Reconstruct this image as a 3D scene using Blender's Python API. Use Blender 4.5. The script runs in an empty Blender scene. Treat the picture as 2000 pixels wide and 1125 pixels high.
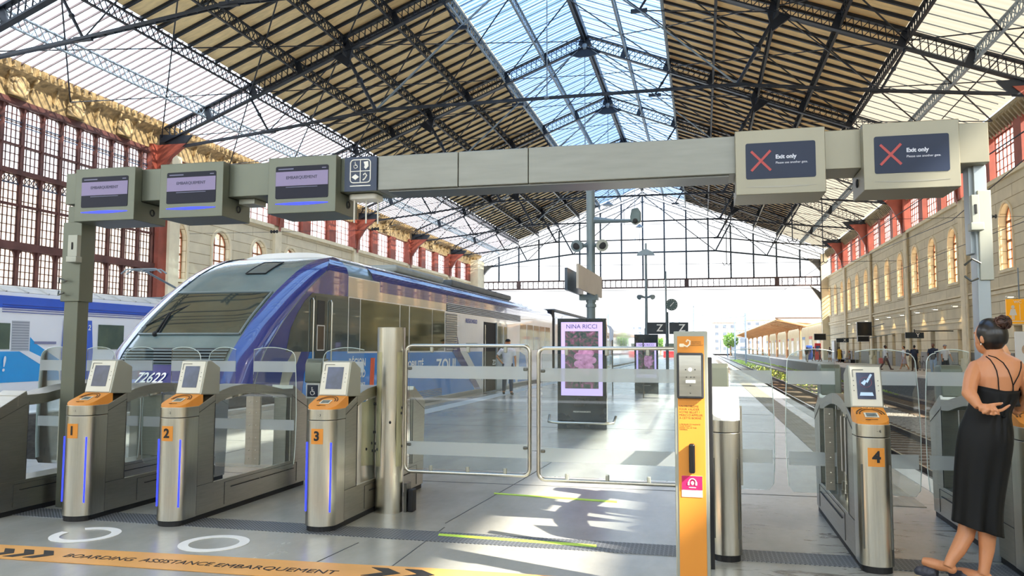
import bpy, bmesh, math, random
from mathutils import Vector, Matrix
random.seed(7)
S = bpy.context.scene
COL = S.collection
PI = math.pi

# ---------------------------------------------------------------- camera, world, sun, exposure
cd = bpy.data.cameras.new('camera'); cam = bpy.data.objects.new('camera', cd); COL.objects.link(cam)
cd.sensor_width = 36.0; cd.lens = 1555 / 2000 * 36; cd.clip_end = 3000; cd.clip_start = 0.05
RW = Matrix(((0.97270478, 0.01456407, 0.23158864), (0.23202686, -0.07391178, -0.9698972), (0.00299148, 0.99715843, -0.0752736)))
M4 = RW.to_4x4(); M4.translation = (0, 0, 1.5); cam.matrix_world = M4
S.camera = cam
S.cycles.transparent_max_bounces = 32; S.cycles.diffuse_bounces = 6

w = bpy.data.worlds.new('sky'); S.world = w; w.use_nodes = True
nt = w.node_tree; nt.nodes.clear()
o = nt.nodes.new('ShaderNodeOutputWorld'); bg = nt.nodes.new('ShaderNodeBackground')
tc = nt.nodes.new('ShaderNodeTexCoord'); sp = nt.nodes.new('ShaderNodeSeparateXYZ'); cr = nt.nodes.new('ShaderNodeValToRGB')
nt.links.new(tc.outputs['Generated'], sp.inputs[0]); nt.links.new(sp.outputs['Z'], cr.inputs[0])
e = cr.color_ramp.elements
e[0].position = 0.0; e[0].color = (.50, .50, .50, 1)
e[1].position = 1.0; e[1].color = (1.2, 1.45, 1.8, 1)
x = e.new(.16); x.color = (.52, .53, .55, 1)
x = e.new(.34); x.color = (.42, .6, .85, 1)
x = e.new(.62); x.color = (.9, 1.15, 1.5, 1)
nt.links.new(cr.outputs[0], bg.inputs[0]); nt.links.new(bg.outputs[0], o.inputs[0])
bg.inputs[1].default_value = 2.1

sd = bpy.data.lights.new('sun', 'SUN'); sd.energy = 11.0; sd.angle = math.radians(.6); sd.color = (1, .93, .8)
sun = bpy.data.objects.new('sun', sd); COL.objects.link(sun)
SUN = Vector((.80, -.30, .66)).normalized()           # towards the sun
sun.rotation_euler = SUN.to_track_quat('Z', 'Y').to_euler(); sun.location = SUN * 80

S.view_settings.view_transform = 'Standard'; S.view_settings.look = 'None'
S.view_settings.exposure = 0.98; S.view_settings.gamma = 1.0; S.view_settings.use_curve_mapping = False

# ---------------------------------------------------------------- materials
MATS = {}
def hexc(c):
    if isinstance(c, str):
        v = [int(c[i:i + 2], 16) / 255 for i in (0, 2, 4)]
        return tuple(((x + .055) / 1.055) ** 2.4 if x > .04045 else x / 12.92 for x in v) + (1,)
    return tuple(c) + (1,) if len(c) == 3 else c
def mat(name, c='888888', rough=.5, metal=0., var=.12, scale=4., bump=0., coat=0., emit=0., trans=0., alpha=1., stretch=(1, 1, 1), c2=None, spec=.5):
    if name in MATS: return MATS[name]
    m = bpy.data.materials.new(name); m.use_nodes = True; n = m.node_tree; L = n.links
    b = n.nodes['Principled BSDF']
    c = hexc(c); tcn = n.nodes.new('ShaderNodeTexCoord'); mp = n.nodes.new('ShaderNodeMapping'); mp.inputs['Scale'].default_value = stretch
    L.new(tcn.outputs['Object'], mp.inputs[0])
    ns = n.nodes.new('ShaderNodeTexNoise'); ns.inputs['Scale'].default_value = scale; ns.inputs['Detail'].default_value = 4
    L.new(mp.outputs[0], ns.inputs[0])
    r = n.nodes.new('ShaderNodeValToRGB')
    d = hexc(c2) if c2 else tuple(v * (1 - var) for v in c[:3]) + (1,)
    r.color_ramp.elements[0].color = d; r.color_ramp.elements[0].position = .3
    r.color_ramp.elements[1].color = tuple(min(1, v * (1 + var * .5)) for v in c[:3]) + (1,) if not c2 else c; r.color_ramp.elements[1].position = .7
    L.new(ns.outputs[0], r.inputs[0]); L.new(r.outputs[0], b.inputs['Base Color'])
    b.inputs['Roughness'].default_value = rough; b.inputs['Metallic'].default_value = metal
    b.inputs['Coat Weight'].default_value = coat; b.inputs['Specular IOR Level'].default_value = spec
    if emit:
        b.inputs['Emission Color'].default_value = c; b.inputs['Emission Strength'].default_value = emit
    if bump:
        bp = n.nodes.new('ShaderNodeBump'); bp.inputs['Strength'].default_value = bump; bp.inputs['Distance'].default_value = .02
        L.new(ns.outputs[0], bp.inputs['Height']); L.new(bp.outputs[0], b.inputs['Normal'])
    if alpha < 1: b.inputs['Alpha'].default_value = alpha
    MATS[name] = m; return m
def brushed(name, c, rough=.32, stretch=(60, 60, 1.5)):
    m = mat(name, c, rough=rough, metal=1., var=.09, scale=3, stretch=stretch); return m
def clear(name, tint=(.94, .97, .97), gloss=.1, frost=0.):
    """thin pane: mostly see-through with a reflection; frost = share of milky diffuse"""
    if name in MATS: return MATS[name]
    m = bpy.data.materials.new(name); m.use_nodes = True; n = m.node_tree; n.nodes.clear(); L = n.links
    out = n.nodes.new('ShaderNodeOutputMaterial'); t = n.nodes.new('ShaderNodeBsdfTransparent'); g = n.nodes.new('ShaderNodeBsdfGlossy')
    t.inputs[0].default_value = tint + (1,); g.inputs['Roughness'].default_value = .02
    fr = n.nodes.new('ShaderNodeFresnel'); fr.inputs[0].default_value = 1.45
    mu = n.nodes.new('ShaderNodeMath'); mu.operation = 'MULTIPLY_ADD'; mu.inputs[1].default_value = 1.; mu.inputs[2].default_value = gloss - .04
    L.new(fr.outputs[0], mu.inputs[0])
    mx = n.nodes.new('ShaderNodeMixShader'); L.new(mu.outputs[0], mx.inputs[0]); L.new(t.outputs[0], mx.inputs[1]); L.new(g.outputs[0], mx.inputs[2])
    last = mx
    if frost:
        d = n.nodes.new('ShaderNodeBsdfTranslucent'); d2 = n.nodes.new('ShaderNodeBsdfDiffuse'); mm = n.nodes.new('ShaderNodeMixShader'); mm.inputs[0].default_value = .5
        d.inputs[0].default_value = (.9, .92, .92, 1); d2.inputs[0].default_value = (.85, .87, .87, 1)
        L.new(d.outputs[0], mm.inputs[1]); L.new(d2.outputs[0], mm.inputs[2])
        m2 = n.nodes.new('ShaderNodeMixShader'); m2.inputs[0].default_value = frost
        L.new(mx.outputs[0], m2.inputs[1]); L.new(mm.outputs[0], m2.inputs[2]); last = m2
    L.new(last.outputs[0], out.inputs[0]); MATS[name] = m; return m
def roofglass(name, axis, scale, ca, cb, tr_a, tr_b, dirt=.0, tint=(.92, .97, 1)):
    """corrugated translucent sheet: bands of clearer and milkier glass running down the slope"""
    m = bpy.data.materials.new(name); m.use_nodes = True; n = m.node_tree; n.nodes.clear(); L = n.links
    out = n.nodes.new('ShaderNodeOutputMaterial'); tcn = n.nodes.new('ShaderNodeTexCoord')
    wv = n.nodes.new('ShaderNodeTexWave'); wv.wave_type = 'BANDS'; wv.bands_direction = axis; wv.inputs['Scale'].default_value = scale; wv.inputs['Distortion'].default_value = .25
    wv.inputs['Detail'].default_value = 1.5
    L.new(tcn.outputs['Object'], wv.inputs[0])
    ns = n.nodes.new('ShaderNodeTexNoise'); ns.inputs['Scale'].default_value = .35; ns.inputs['Detail'].default_value = 5; L.new(tcn.outputs['Object'], ns.inputs[0])
    mc = n.nodes.new('ShaderNodeMixRGB'); mc.inputs[1].default_value = ca + (1,); mc.inputs[2].default_value = cb + (1,); L.new(wv.outputs['Fac'], mc.inputs[0])
    t = n.nodes.new('ShaderNodeBsdfTransparent'); tl = n.nodes.new('ShaderNodeBsdfTranslucent'); df = n.nodes.new('ShaderNodeBsdfDiffuse')
    L.new(mc.outputs[0], tl.inputs[0]); L.new(mc.outputs[0], df.inputs[0]); t.inputs[0].default_value = tint + (1,)
    m1 = n.nodes.new('ShaderNodeMixShader'); m1.inputs[0].default_value = .3; L.new(tl.outputs[0], m1.inputs[1]); L.new(df.outputs[0], m1.inputs[2])
    ma = n.nodes.new('ShaderNodeMapRange'); ma.inputs['To Min'].default_value = tr_a; ma.inputs['To Max'].default_value = tr_b; L.new(wv.outputs['Fac'], ma.inputs[0])
    ad = n.nodes.new('ShaderNodeMath'); ad.operation = 'MULTIPLY'; L.new(ma.outputs[0], ad.inputs[0])
    mr = n.nodes.new('ShaderNodeMapRange'); mr.inputs['From Min'].default_value = .3; mr.inputs['From Max'].default_value = .65; mr.inputs['To Min'].default_value = 1 - dirt; L.new(ns.outputs[0], mr.inputs[0]); L.new(mr.outputs[0], ad.inputs[1])
    m2 = n.nodes.new('ShaderNodeMixShader'); L.new(ad.outputs[0], m2.inputs[0]); L.new(m1.outputs[0], m2.inputs[1]); L.new(t.outputs[0], m2.inputs[2])
    L.new(m2.outputs[0], out.inputs[0]); MATS[name] = m; return m

# ---------------------------------------------------------------- mesh helpers
class MB:
    def __init__(s): s.v = []; s.f = []
    def add(s, vs, fs):
        k = len(s.v); s.v += [tuple(v) for v in vs]; s.f += [tuple(i + k for i in f) for f in fs]; return s
    def box(s, x0, x1, y0, y1, z0, z1):
        if x0 > x1: x0, x1 = x1, x0
        if y0 > y1: y0, y1 = y1, y0
        if z0 > z1: z0, z1 = z1, z0
        return s.add([(x0, y0, z0), (x1, y0, z0), (x1, y1, z0), (x0, y1, z0), (x0, y0, z1), (x1, y0, z1), (x1, y1, z1), (x0, y1, z1)],
                     [(0, 3, 2, 1), (4, 5, 6, 7), (0, 1, 5, 4), (1, 2, 6, 5), (2, 3, 7, 6), (3, 0, 4, 7)])
    def bar(s, p, q, w, h=None, up=(0, 0, 1)):
        p = Vector(p); q = Vector(q); h = h or w; d = (q - p)
        if d.length < 1e-6: return s
        d.normalize(); u = Vector(up)
        if abs(d.dot(u)) > .98: u = Vector((0, 1, 0))
        a = d.cross(u).normalized() * (w / 2); b = a.cross(d).normalized() * (h / 2)
        vs = [p - a - b, p + a - b, p + a + b, p - a + b, q - a - b, q + a - b, q + a + b, q - a + b]
        return s.add(vs, [(0, 1, 2, 3), (7, 6, 5, 4), (4, 5, 1, 0), (5, 6, 2, 1), (6, 7, 3, 2), (7, 4, 0, 3)])
    def prism(s, poly, ax, a, b):
        """2-D outline extruded along ax: 'X' -> (y,z), 'Y' -> (x,z), 'Z' -> (x,y)"""
        P = {'X': lambda u, v, t: (t, u, v), 'Y': lambda u, v, t: (u, t, v), 'Z': lambda u, v, t: (u, v, t)}[ax]
        n = len(poly); vs = [P(u, v, a) for u, v in poly] + [P(u, v, b) for u, v in poly]
        fs = [tuple(range(n)), tuple(range(2 * n - 1, n - 1, -1))] + [((i + 1) % n, i, i + n, (i + 1) % n + n) for i in range(n)]
        return s.add(vs, fs)
    def tube(s, pts, r, n=8, cap=True):
        pts = [Vector(p) for p in pts]; m = len(pts); rs = r if isinstance(r, (list, tuple)) else [r] * m
        prev = None; vs = []
        for i, p in enumerate(pts):
            d = (pts[min(i + 1, m - 1)] - pts[max(i - 1, 0)]).normalized()
            if prev is None:
                u = Vector((0, 0, 1)) if abs(d.z) < .9 else Vector((1, 0, 0)); a = d.cross(u).normalized()
            else: a = (prev - d * prev.dot(d)).normalized()
            prev = a; b = d.cross(a)
            vs += [p + (a * math.cos(2 * PI * j / n) + b * math.sin(2 * PI * j / n)) * rs[i] for j in range(n)]
        fs = [(i * n + j, i * n + (j + 1) % n, (i + 1) * n + (j + 1) % n, (i + 1) * n + j) for i in range(m - 1) for j in range(n)]
        if cap: fs += [tuple(range(n))[::-1], tuple(range((m - 1) * n, m * n))]
        return s.add(vs, fs)
    def cyl(s, x, y, z0, z1, r, n=24, r2=None): return s.tube([(x, y, z0), (x, y, z1)], [r, r2 if r2 is not None else r], n)
    def grid(s, fn, nu, nv, closed=False):
        vs = [fn(i / nu, j / nv) for j in range(nv + 1) for i in range(nu + (0 if closed else 1))]
        k = nu if closed else nu + 1
        fs = [(j * k + i, j * k + (i + 1) % k, (j + 1) * k + (i + 1) % k, (j + 1) * k + i) for j in range(nv) for i in range(nu)]
        return s.add(vs, fs)
    def ball(s, c, r, n=16, m=10):
        c = Vector(c); r = Vector(r) if not isinstance(r, (int, float)) else Vector((r, r, r))
        return s.grid(lambda u, v: (c.x + r.x * math.cos(2 * PI * u) * math.sin(PI * (.001 + v * .998)), c.y + r.y * math.sin(2 * PI * u) * math.sin(PI * (.001 + v * .998)), c.z - r.z * math.cos(PI * v)), n, m, True)
    def xf(s, M):
        s.v = [tuple(M @ Vector(v)) for v in s.v]; return s
    def sh(s, x=0, y=0, z=0):
        s.v = [(a + x, b + y, c + z) for a, b, c in s.v]; return s
    def build(s, name, m, parent=None, bevel=0., smooth=False, solid=0., world=False, seg=2, sub=0):
        me = bpy.data.meshes.new(name); me.from_pydata(s.v, [], s.f); me.materials.append(m if not isinstance(m, str) else MATS[m])
        bm = bmesh.new(); bm.from_mesh(me); bmesh.ops.recalc_face_normals(bm, faces=bm.faces); bm.to_mesh(me); bm.free()
        ob = bpy.data.objects.new(name, me); COL.objects.link(ob)
        if world and parent is not None:
            L = parent
            while L.parent: L = L.parent
            me.transform(Matrix.Translation(-L.location))
        if parent is not None: ob.parent = parent
        if solid:
            md = ob.modifiers.new('s', 'SOLIDIFY'); md.thickness = solid; md.offset = 0
        if sub: md = ob.modifiers.new('u', 'SUBSURF'); md.levels = md.render_levels = sub
        if bevel:
            md = ob.modifiers.new('b', 'BEVEL'); md.width = bevel; md.segments = seg; md.limit_method = 'ANGLE'; md.angle_limit = math.radians(35)
        if smooth: me.shade_smooth()
        elif bevel:
            me.shade_smooth(); 
            md = ob.modifiers.new('w', 'WEIGHTED_NORMAL'); md.keep_sharp = False
        return ob
def tag(o, label=None, cat=None, group=None, kind=None):
    if label: o['label'] = label
    if cat: o['category'] = cat
    if group: o['group'] = group
    if kind: o['kind'] = kind
    return o
def root(name, loc, label, cat, group=None, rz=0, kind=None):
    o = bpy.data.objects.new(name, None); o.empty_display_size = .2; COL.objects.link(o); o.location = loc; o.rotation_euler = (0, 0, rz)
    return tag(o, label, cat, group, kind)
def kids(o): return [c for c in bpy.data.objects if c.parent == o]
KC = {}
def copytree(o, parent=None, **kw):
    c = o.copy(); COL.objects.link(c); c.parent = parent
    for k in o.children: copytree(k, c)
    for k, v in kw.items():
        if k in ('label', 'group'): c[k] = v
        else: setattr(c, k, v)
    return c
def struct(name, mb, m, **kw):
    o = mb.build(name, m, **{k: v for k, v in kw.items() if k in ('bevel', 'smooth', 'parent', 'solid')}); o['kind'] = 'structure'
    if 'label' in kw: o['label'] = kw['label']; o['category'] = kw.get('cat', 'structure')
    return o
def text(name, body, size, m, parent, loc, rot=(PI / 2, 0, 0), align='CENTER', ext=.001, shear=0., sx=1., font_off=0.):
    cu = bpy.data.curves.new(name, 'FONT'); cu.body = body; cu.size = size; cu.align_x = align; cu.align_y = 'CENTER'; cu.extrude = ext; cu.shear = shear; cu.offset = font_off
    cu.resolution_u = 3
    ob = bpy.data.objects.new(name, cu); COL.objects.link(ob)
    me = bpy.data.meshes.new_from_object(ob.evaluated_get(bpy.context.evaluated_depsgraph_get()))
    bpy.data.objects.remove(ob)
    if sx != 1: me.transform(Matrix.Diagonal((sx, 1, 1, 1)))
    ob = bpy.data.objects.new(name, me); COL.objects.link(ob); me.materials.clear(); me.materials.append(m)
    ob.rotation_euler = rot; ob.location = loc
    if parent is not None: ob.parent = parent
    return ob

ORD = ['first', 'second', 'third', 'fourth', 'fifth', 'sixth', 'seventh', 'eighth', 'ninth', 'tenth', 'eleventh', 'twelfth', 'thirteenth', 'fourteenth', 'fifteenth', 'sixteenth', 'seventeenth', 'eighteenth']
# ---------------------------------------------------------------- shared materials
iron = mat('dark_iron', '141c28', .5, .0, .3, 2)
iron_l = mat('grey_iron', '7d8a94', .5, 0, .2, 2)
red_iron = mat('red_oxide_iron', '8f4433', .55, 0, .25, 1.5)
steel = brushed('brushed_steel', 'cbc8bd', .28)
steel_h = brushed('brushed_steel_panel', 'b5b2a8', .36, (2, 2, 30))
steel_d = mat('steel_trim', '6b6b66', .35, .9, .1, 5)
alu = mat('painted_aluminium', 'a3a499', .42, .45, .07, 3, c2='a5a79d')
black = mat('black_rubber', '16171a', .6, 0, .2, 8)
white = mat('white_paint', 'eceae4', .5, 0, .05, 3)
orange = mat('orange_panel', 'dc8f36', .4, 0, .04, 2)
dark_scr = mat('dark_screen', '2f3850', .12, 0, .05, 2, emit=.35)
# ================================================================ the hall
CX = -8.28; YG = 117.0; TR = [13, 28, 43, 58, 73, 88, 103]
def cz(ax): return 14.8 + .396 * (24.8 - ax)          # rafter centre height at distance ax from the ridge
# ---- ground, platforms, track beds
def floormat():
    m = bpy.data.materials.new('polished_concrete'); m.use_nodes = True; n = m.node_tree; L = n.links; b = n.nodes['Principled BSDF']
    t = n.nodes.new('ShaderNodeTexCoord'); mp = n.nodes.new('ShaderNodeMapping'); mp.inputs['Scale'].default_value = (1, .45, 1); L.new(t.outputs['Object'], mp.inputs[0])
    a = n.nodes.new('ShaderNodeTexNoise'); a.inputs['Scale'].default_value = .7; a.inputs['Detail'].default_value = 8; a.inputs['Roughness'].default_value = .65; L.new(mp.outputs[0], a.inputs[0])
    r = n.nodes.new('ShaderNodeValToRGB'); r.color_ramp.elements[0].position = .32; r.color_ramp.elements[0].color = hexc('86867f'); r.color_ramp.elements[1].position = .72; r.color_ramp.elements[1].color = hexc('aeada6'); L.new(a.outputs[0], r.inputs[0])
    s2 = n.nodes.new('ShaderNodeTexNoise'); s2.inputs['Scale'].default_value = 2.2; s2.inputs['Detail'].default_value = 10; s2.inputs['Roughness'].default_value = .75; s2.inputs['Distortion'].default_value = 1.2
    mp2 = n.nodes.new('ShaderNodeMapping'); mp2.inputs['Scale'].default_value = (.8, 2.2, 1); L.new(t.outputs['Object'], mp2.inputs[0]); L.new(mp2.outputs[0], s2.inputs[0])
    r2 = n.nodes.new('ShaderNodeValToRGB'); r2.color_ramp.elements[0].position = .55; r2.color_ramp.elements[0].color = (0, 0, 0, 1); r2.color_ramp.elements[1].position = .60; r2.color_ramp.elements[1].color = (1, 1, 1, 1); L.new(s2.outputs[0], r2.inputs[0])
    # worn patch limited to the walkway between gate 4 and the grey post
    sx = n.nodes.new('ShaderNodeSeparateXYZ'); L.new(t.outputs['Object'], sx.inputs[0])
    mk = n.nodes.new('ShaderNodeMapRange'); mk.inputs['From Min'].default_value = -.3; mk.inputs['From Max'].default_value = .4; L.new(sx.outputs['X'], mk.inputs[0])
    mk2 = n.nodes.new('ShaderNodeMapRange'); mk2.inputs['From Min'].default_value = 9.5; mk2.inputs['From Max'].default_value = 7.5; L.new(sx.outputs['Y'], mk2.inputs[0])
    mu = n.nodes.new('ShaderNodeMath'); mu.operation = 'MULTIPLY'; L.new(mk.outputs[0], mu.inputs[0]); L.new(mk2.outputs[0], mu.inputs[1])
    mu2 = n.nodes.new('ShaderNodeMath'); mu2.operation = 'MULTIPLY'; L.new(mu.outputs[0], mu2.inputs[0]); L.new(r2.outputs[0], mu2.inputs[1])
    mx = n.nodes.new('ShaderNodeMixRGB'); L.new(mu2.outputs[0], mx.inputs[0]); L.new(r.outputs[0], mx.inputs[1]); mx.inputs[2].default_value = hexc('5f5b52')
    L.new(mx.outputs[0], b.inputs['Base Color'])
    rr = n.nodes.new('ShaderNodeMapRange'); rr.inputs['To Min'].default_value = .14; rr.inputs['To Max'].default_value = .34; L.new(a.outputs[0], rr.inputs[0]); L.new(rr.outputs[0], b.inputs['Roughness'])
    bp = n.nodes.new('ShaderNodeBump'); bp.inputs['Strength'].default_value = .08; bp.inputs['Distance'].default_value = .02; L.new(s2.outputs[0], bp.inputs['Height']); L.new(bp.outputs[0], b.inputs['Normal'])
    return m
fm = floormat()
f = MB(); f.box(-36, 30, -8, 9, -1.2, 0); f.box(-6.95, 2.55, 9, 320, -1.2, 0)
FLOOR = struct('floor', f, fm, label='grey polished concrete concourse floor running out along the middle platform', cat='floor')
asph = mat('platform_asphalt', 'aaa6a0', .6, 0, .18, .8)
f = MB(); f.box(11.1, 30, 9, 320, -1.2, 0); struct('floor_right', f, asph, label='grey asphalt platform below the stone wall with arched windows', cat='floor')
f = MB(); f.box(-19.4, -14.6, 9, 320, -1.2, 0); f.box(-34, -23, 9, 320, -1.2, 0); struct('floor_left', f, mat('pale_platform', 'c9c9c6', .4, 0, .1, .8), label='pale platform between the two trains', cat='floor')
def ballast():
    m = bpy.data.materials.new('track_ballast'); m.use_nodes = True; n = m.node_tree; L = n.links; b = n.nodes['Principled BSDF']
    t = n.nodes.new('ShaderNodeTexCoord'); v = n.nodes.new('ShaderNodeTexVoronoi'); v.inputs['Scale'].default_value = 16; L.new(t.outputs['Object'], v.inputs[0])
    r = n.nodes.new('ShaderNodeValToRGB'); r.color_ramp.elements[0].color = hexc('6a5c50'); r.color_ramp.elements[1].color = hexc('b3a798'); L.new(v.outputs['Color'], r.inputs[0]); L.new(r.outputs[0], b.inputs['Base Color'])
    bp = n.nodes.new('ShaderNodeBump'); bp.inputs['Strength'].default_value = 1; bp.inputs['Distance'].default_value = .06; L.new(v.outputs['Distance'], bp.inputs['Height']); L.new(bp.outputs[0], b.inputs['Normal'])
    b.inputs['Roughness'].default_value = .9; return m
f = MB(); f.box(-23, -19.4, 9, 400, -1.3, -1.06); f.box(-14.6, -6.95, 9, 400, -1.3, -1.06); f.box(2.55, 11.1, 9, 400, -1.3, -1.06)
tag(f.build('gravel', ballast()), 'brown grey gravel ballast lying in the track beds', 'gravel', kind='stuff')
f = MB()
for x0, x1 in ((-23, -19.4), (-14.6, -6.95), (2.55, 11.1)): f.box(x0, x1, 320, 900, -1.3, -.5)
f.box(-400, -36, -8, 1200, -1.5, -.2); f.box(30, 400, -8, 1200, -1.5, -.2); f.box(-36, 30, 320, 1200, -1.5, -.45)
struct('ground', f, mat('pale_ground', 'd8d2c6', .9, 0, .2, .05), label='sunlit yard ground beyond the open end of the hall', cat='ground')
# ballast grass beyond the gable on the right hand track
g = MB()
for i in range(2600):
    y = random.uniform(48, 190); x = random.choice((random.uniform(6.1, 8.2), random.uniform(10, 10.9))) ; h = random.uniform(.04, .22) * min(1, (y - 40) / 40)
    a = random.uniform(0, PI); dx = math.cos(a) * .12; dy = math.sin(a) * .12
    g.add([(x - dx, y - dy, -1.06), (x + dx, y + dy, -1.06), (x + random.uniform(-.08, .08), y, -1.04 + h)], [(0, 1, 2)])
tag(g.build('grass', mat('weed_green', 'a9bf5c', .8, 0, .3, 1)), 'yellow green weeds growing between the rails beyond the shed', 'grass', kind='stuff')
# rails
railm = mat('rail_steel', '4a3f3a', .5, .4, .3, 3); railtop = mat('rail_head', 'cfd2d4', .18, 1, .05, 3)
def rail(x, lab):
    a = MB(); a.box(x - .075, x + .075, 9.2, 400, -1.035, -1.02).box(x - .015, x + .015, 9.2, 400, -1.02, -.93).box(x - .036, x + .036, 9.2, 400, -.93, -.90)
    o = a.build('rail', railm); tag(o, lab, 'rail', 'running rails in the track beds')
    MB().box(x - .026, x + .026, 9.2, 400, -.90, -.897).build('rail_head', railtop, o)['label'] = 'shiny worn rail head'
for x, l in ((-21.9, 'far rail under the white and blue train'), (-20.46, 'near rail under the white and blue train'), (-13.95, 'far rail of the empty track behind gate 1'), (-12.5, 'near rail of the empty track behind gate 1'),
             (-9.45, 'left rail under the blue nosed railcar'), (-8.0, 'right rail under the blue nosed railcar'), (4.4, 'rail nearest the middle platform edge with tactile strip'), (5.84, 'second rail from the middle platform, before the gravel gap'),
             (8.48, 'third rail from the middle platform, after the gravel gap'), (9.92, 'rail nearest the grey platform under the stone wall')): rail(x, l)
slp = MB().box(-1.25, 1.25, -.12, .12, -1.06, -1.035).build('railway_sleeper', mat('old_timber', '6d5a48', .85, 0, .3, 5, stretch=(1, 6, 1)))
tag(slp, 'weathered brown sleeper across the right hand pair of tracks', 'sleeper', 'sleepers under the rails'); slp.location = (5.12, 10, 0); first = True
for xc, n, lab in ((5.12, 90, 'weathered brown sleeper under the track beside the middle platform'), (9.2, 80, 'weathered brown sleeper under the track beside the stone wall platform'), (-13.2, 30, 'weathered brown sleeper under the empty track behind gate 1')):
    for i in range(n):
        q = slp if first else slp.copy()
        if not first: COL.objects.link(q)
        first = False; q.location = (xc, 9.8 + i * .62, 0); q['label'] = lab; q['group'] = lab.replace('weathered brown sleeper', 'sleepers')
# platform edging and tactile strips
def tactile():
    m = mat('tactile_paving', 'a89d8c', .7, 0, .12, 3, c2='8d8474'); n = m.node_tree
    t = n.nodes['Texture Coordinate']; v = n.nodes.new('ShaderNodeTexVoronoi'); v.inputs['Scale'].default_value = 14; v.inputs['Randomness'].default_value = 0
    n.links.new(t.outputs['Object'], v.inputs[0]); bp = n.nodes.new('ShaderNodeBump'); bp.inputs['Strength'].default_value = .6; bp.inputs['Distance'].default_value = .02; bp.invert = True
    n.links.new(v.outputs['Distance'], bp.inputs['Height']); n.links.new(bp.outputs[0], n.nodes['Principled BSDF'].inputs['Normal']); return m
tact = tactile()
tag(MB().box(1.56, 2.05, 8.4, 200, 0, .006).build('tactile_strip', tact), 'brown ribbed warning strip along the right edge of the middle platform', 'tactile strip')
tag(MB().box(2.32, 2.56, 9, 200, 0, .005).build('platform_edging', mat('pale_edging', 'd5cfc4', .6, 0, .12, 2)), 'pale stone edging on the track side of the middle platform', 'edging')
tag(MB().box(-6.6, -6.15, 10, 200, 0, .006).build('tactile_strip', mat('pale_tactile', 'cfcfca', .5, 0, .1, 6)), 'pale warning strip beside the doors of the blue nosed railcar', 'tactile strip')
tag(MB().box(12.2, 12.32, 12, 200, 0, .004).build('safety_line', white), 'white safety line on the far platform under the stone wall', 'line')
tag(MB().box(11.05, 11.5, 9, 300, 0, .03).build('platform_edging', mat('grey_edging', 'a7a39c', .7, 0, .15, 2)), 'grey stone edging of the platform below the stone wall', 'edging')
tag(MB().box(-15.1, -14.58, 9, 300, 0, .03).build('platform_edging', mat('white_edging', 'dcdcd8', .5, 0, .1, 2)), 'white edging of the platform in front of the white and blue train', 'edging')
pw = mat('platform_wall_brick', '6e6a64', .85, 0, .3, 6, stretch=(1, 1, 3), bump=.3)
f = MB()
for x0, x1 in ((-14.6, -14.55), (11.05, 11.1), (2.55, 2.6), (-19.4, -19.45)): f.box(x0, x1, 9, 300, -1.2, -.001)
struct('trim_1', f, pw, label='brick faces of the platforms down to the track beds', cat='platform wall')

# ---- stone walls
def stonemat(name, c, c2, ax):
    m = bpy.data.materials.new(name); m.use_nodes = True; n = m.node_tree; L = n.links; b = n.nodes['Principled BSDF']
    t = n.nodes.new('ShaderNodeTexCoord'); s = n.nodes.new('ShaderNodeSeparateXYZ'); c_ = n.nodes.new('ShaderNodeCombineXYZ'); L.new(t.outputs['Object'], s.inputs[0]); L.new(s.outputs['Y'], c_.inputs[0]); L.new(s.outputs['Z'], c_.inputs[1])
    br = n.nodes.new('ShaderNodeTexBrick'); br.inputs['Scale'].default_value = 1; br.inputs['Brick Width'].default_value = 5.2; br.inputs['Row Height'].default_value = .72; br.inputs['Mortar Size'].default_value = .022
    br.inputs['Color1'].default_value = hexc(c); br.inputs['Color2'].default_value = hexc(c2); br.inputs['Mortar'].default_value = hexc('a08c66'); L.new(c_.outputs[0], br.inputs[0])
    ns = n.nodes.new('ShaderNodeTexNoise'); ns.inputs['Scale'].default_value = 1.2; ns.inputs['Detail'].default_value = 6; L.new(t.outputs['Object'], ns.inputs[0])
    mx = n.nodes.new('ShaderNodeMixRGB'); mx.blend_type = 'MULTIPLY'; mx.inputs[0].default_value = .3; L.new(br.outputs[0], mx.inputs[1]); L.new(ns.outputs[0], mx.inputs[2]); L.new(mx.outputs[0], b.inputs['Base Color'])
    bp = n.nodes.new('ShaderNodeBump'); bp.inputs['Strength'].default_value = .4; bp.inputs['Distance'].default_value = .03; bp.invert = True; L.new(br.outputs['Fac'], bp.inputs['Height']); L.new(bp.outputs[0], b.inputs['Normal'])
    b.inputs['Roughness'].default_value = .85; return m
stone = stonemat('cream_stone', 'e6d9ba', 'ddcfae', 'X'); stone_p = mat('plain_cream_stone', 'e2d4b4', .85, 0, .1, 1.5)
frame_o = mat('window_frame_timber', 'a8683f', .6, 0, .12, 3)
def pane_mat(name, c, st):
    m = mat(name, c, .2, 0, .1, .6, emit=0); n = m.node_tree; n.nodes.clear(); L = n.links
    out = n.nodes.new('ShaderNodeOutputMaterial'); tl = n.nodes.new('ShaderNodeBsdfTranslucent'); tp = n.nodes.new('ShaderNodeBsdfTransparent'); mx = n.nodes.new('ShaderNodeMixShader'); mx.inputs[0].default_value = st
    tl.inputs[0].default_value = hexc(c); tp.inputs[0].default_value = hexc(c); L.new(tl.outputs[0], mx.inputs[1]); L.new(tp.outputs[0], mx.inputs[2]); L.new(mx.outputs[0], out.inputs[0]); return m
pane_w = pane_mat('warm_pane', 'ffedd0', .9); pane_c = pane_mat('clear_old_pane', 'fbf4ee', .82); pane_b = pane_mat('creamy_pane', 'f0dcc4', .6)  # warm_pane tint stands for the amber light on the window reveals
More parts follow.
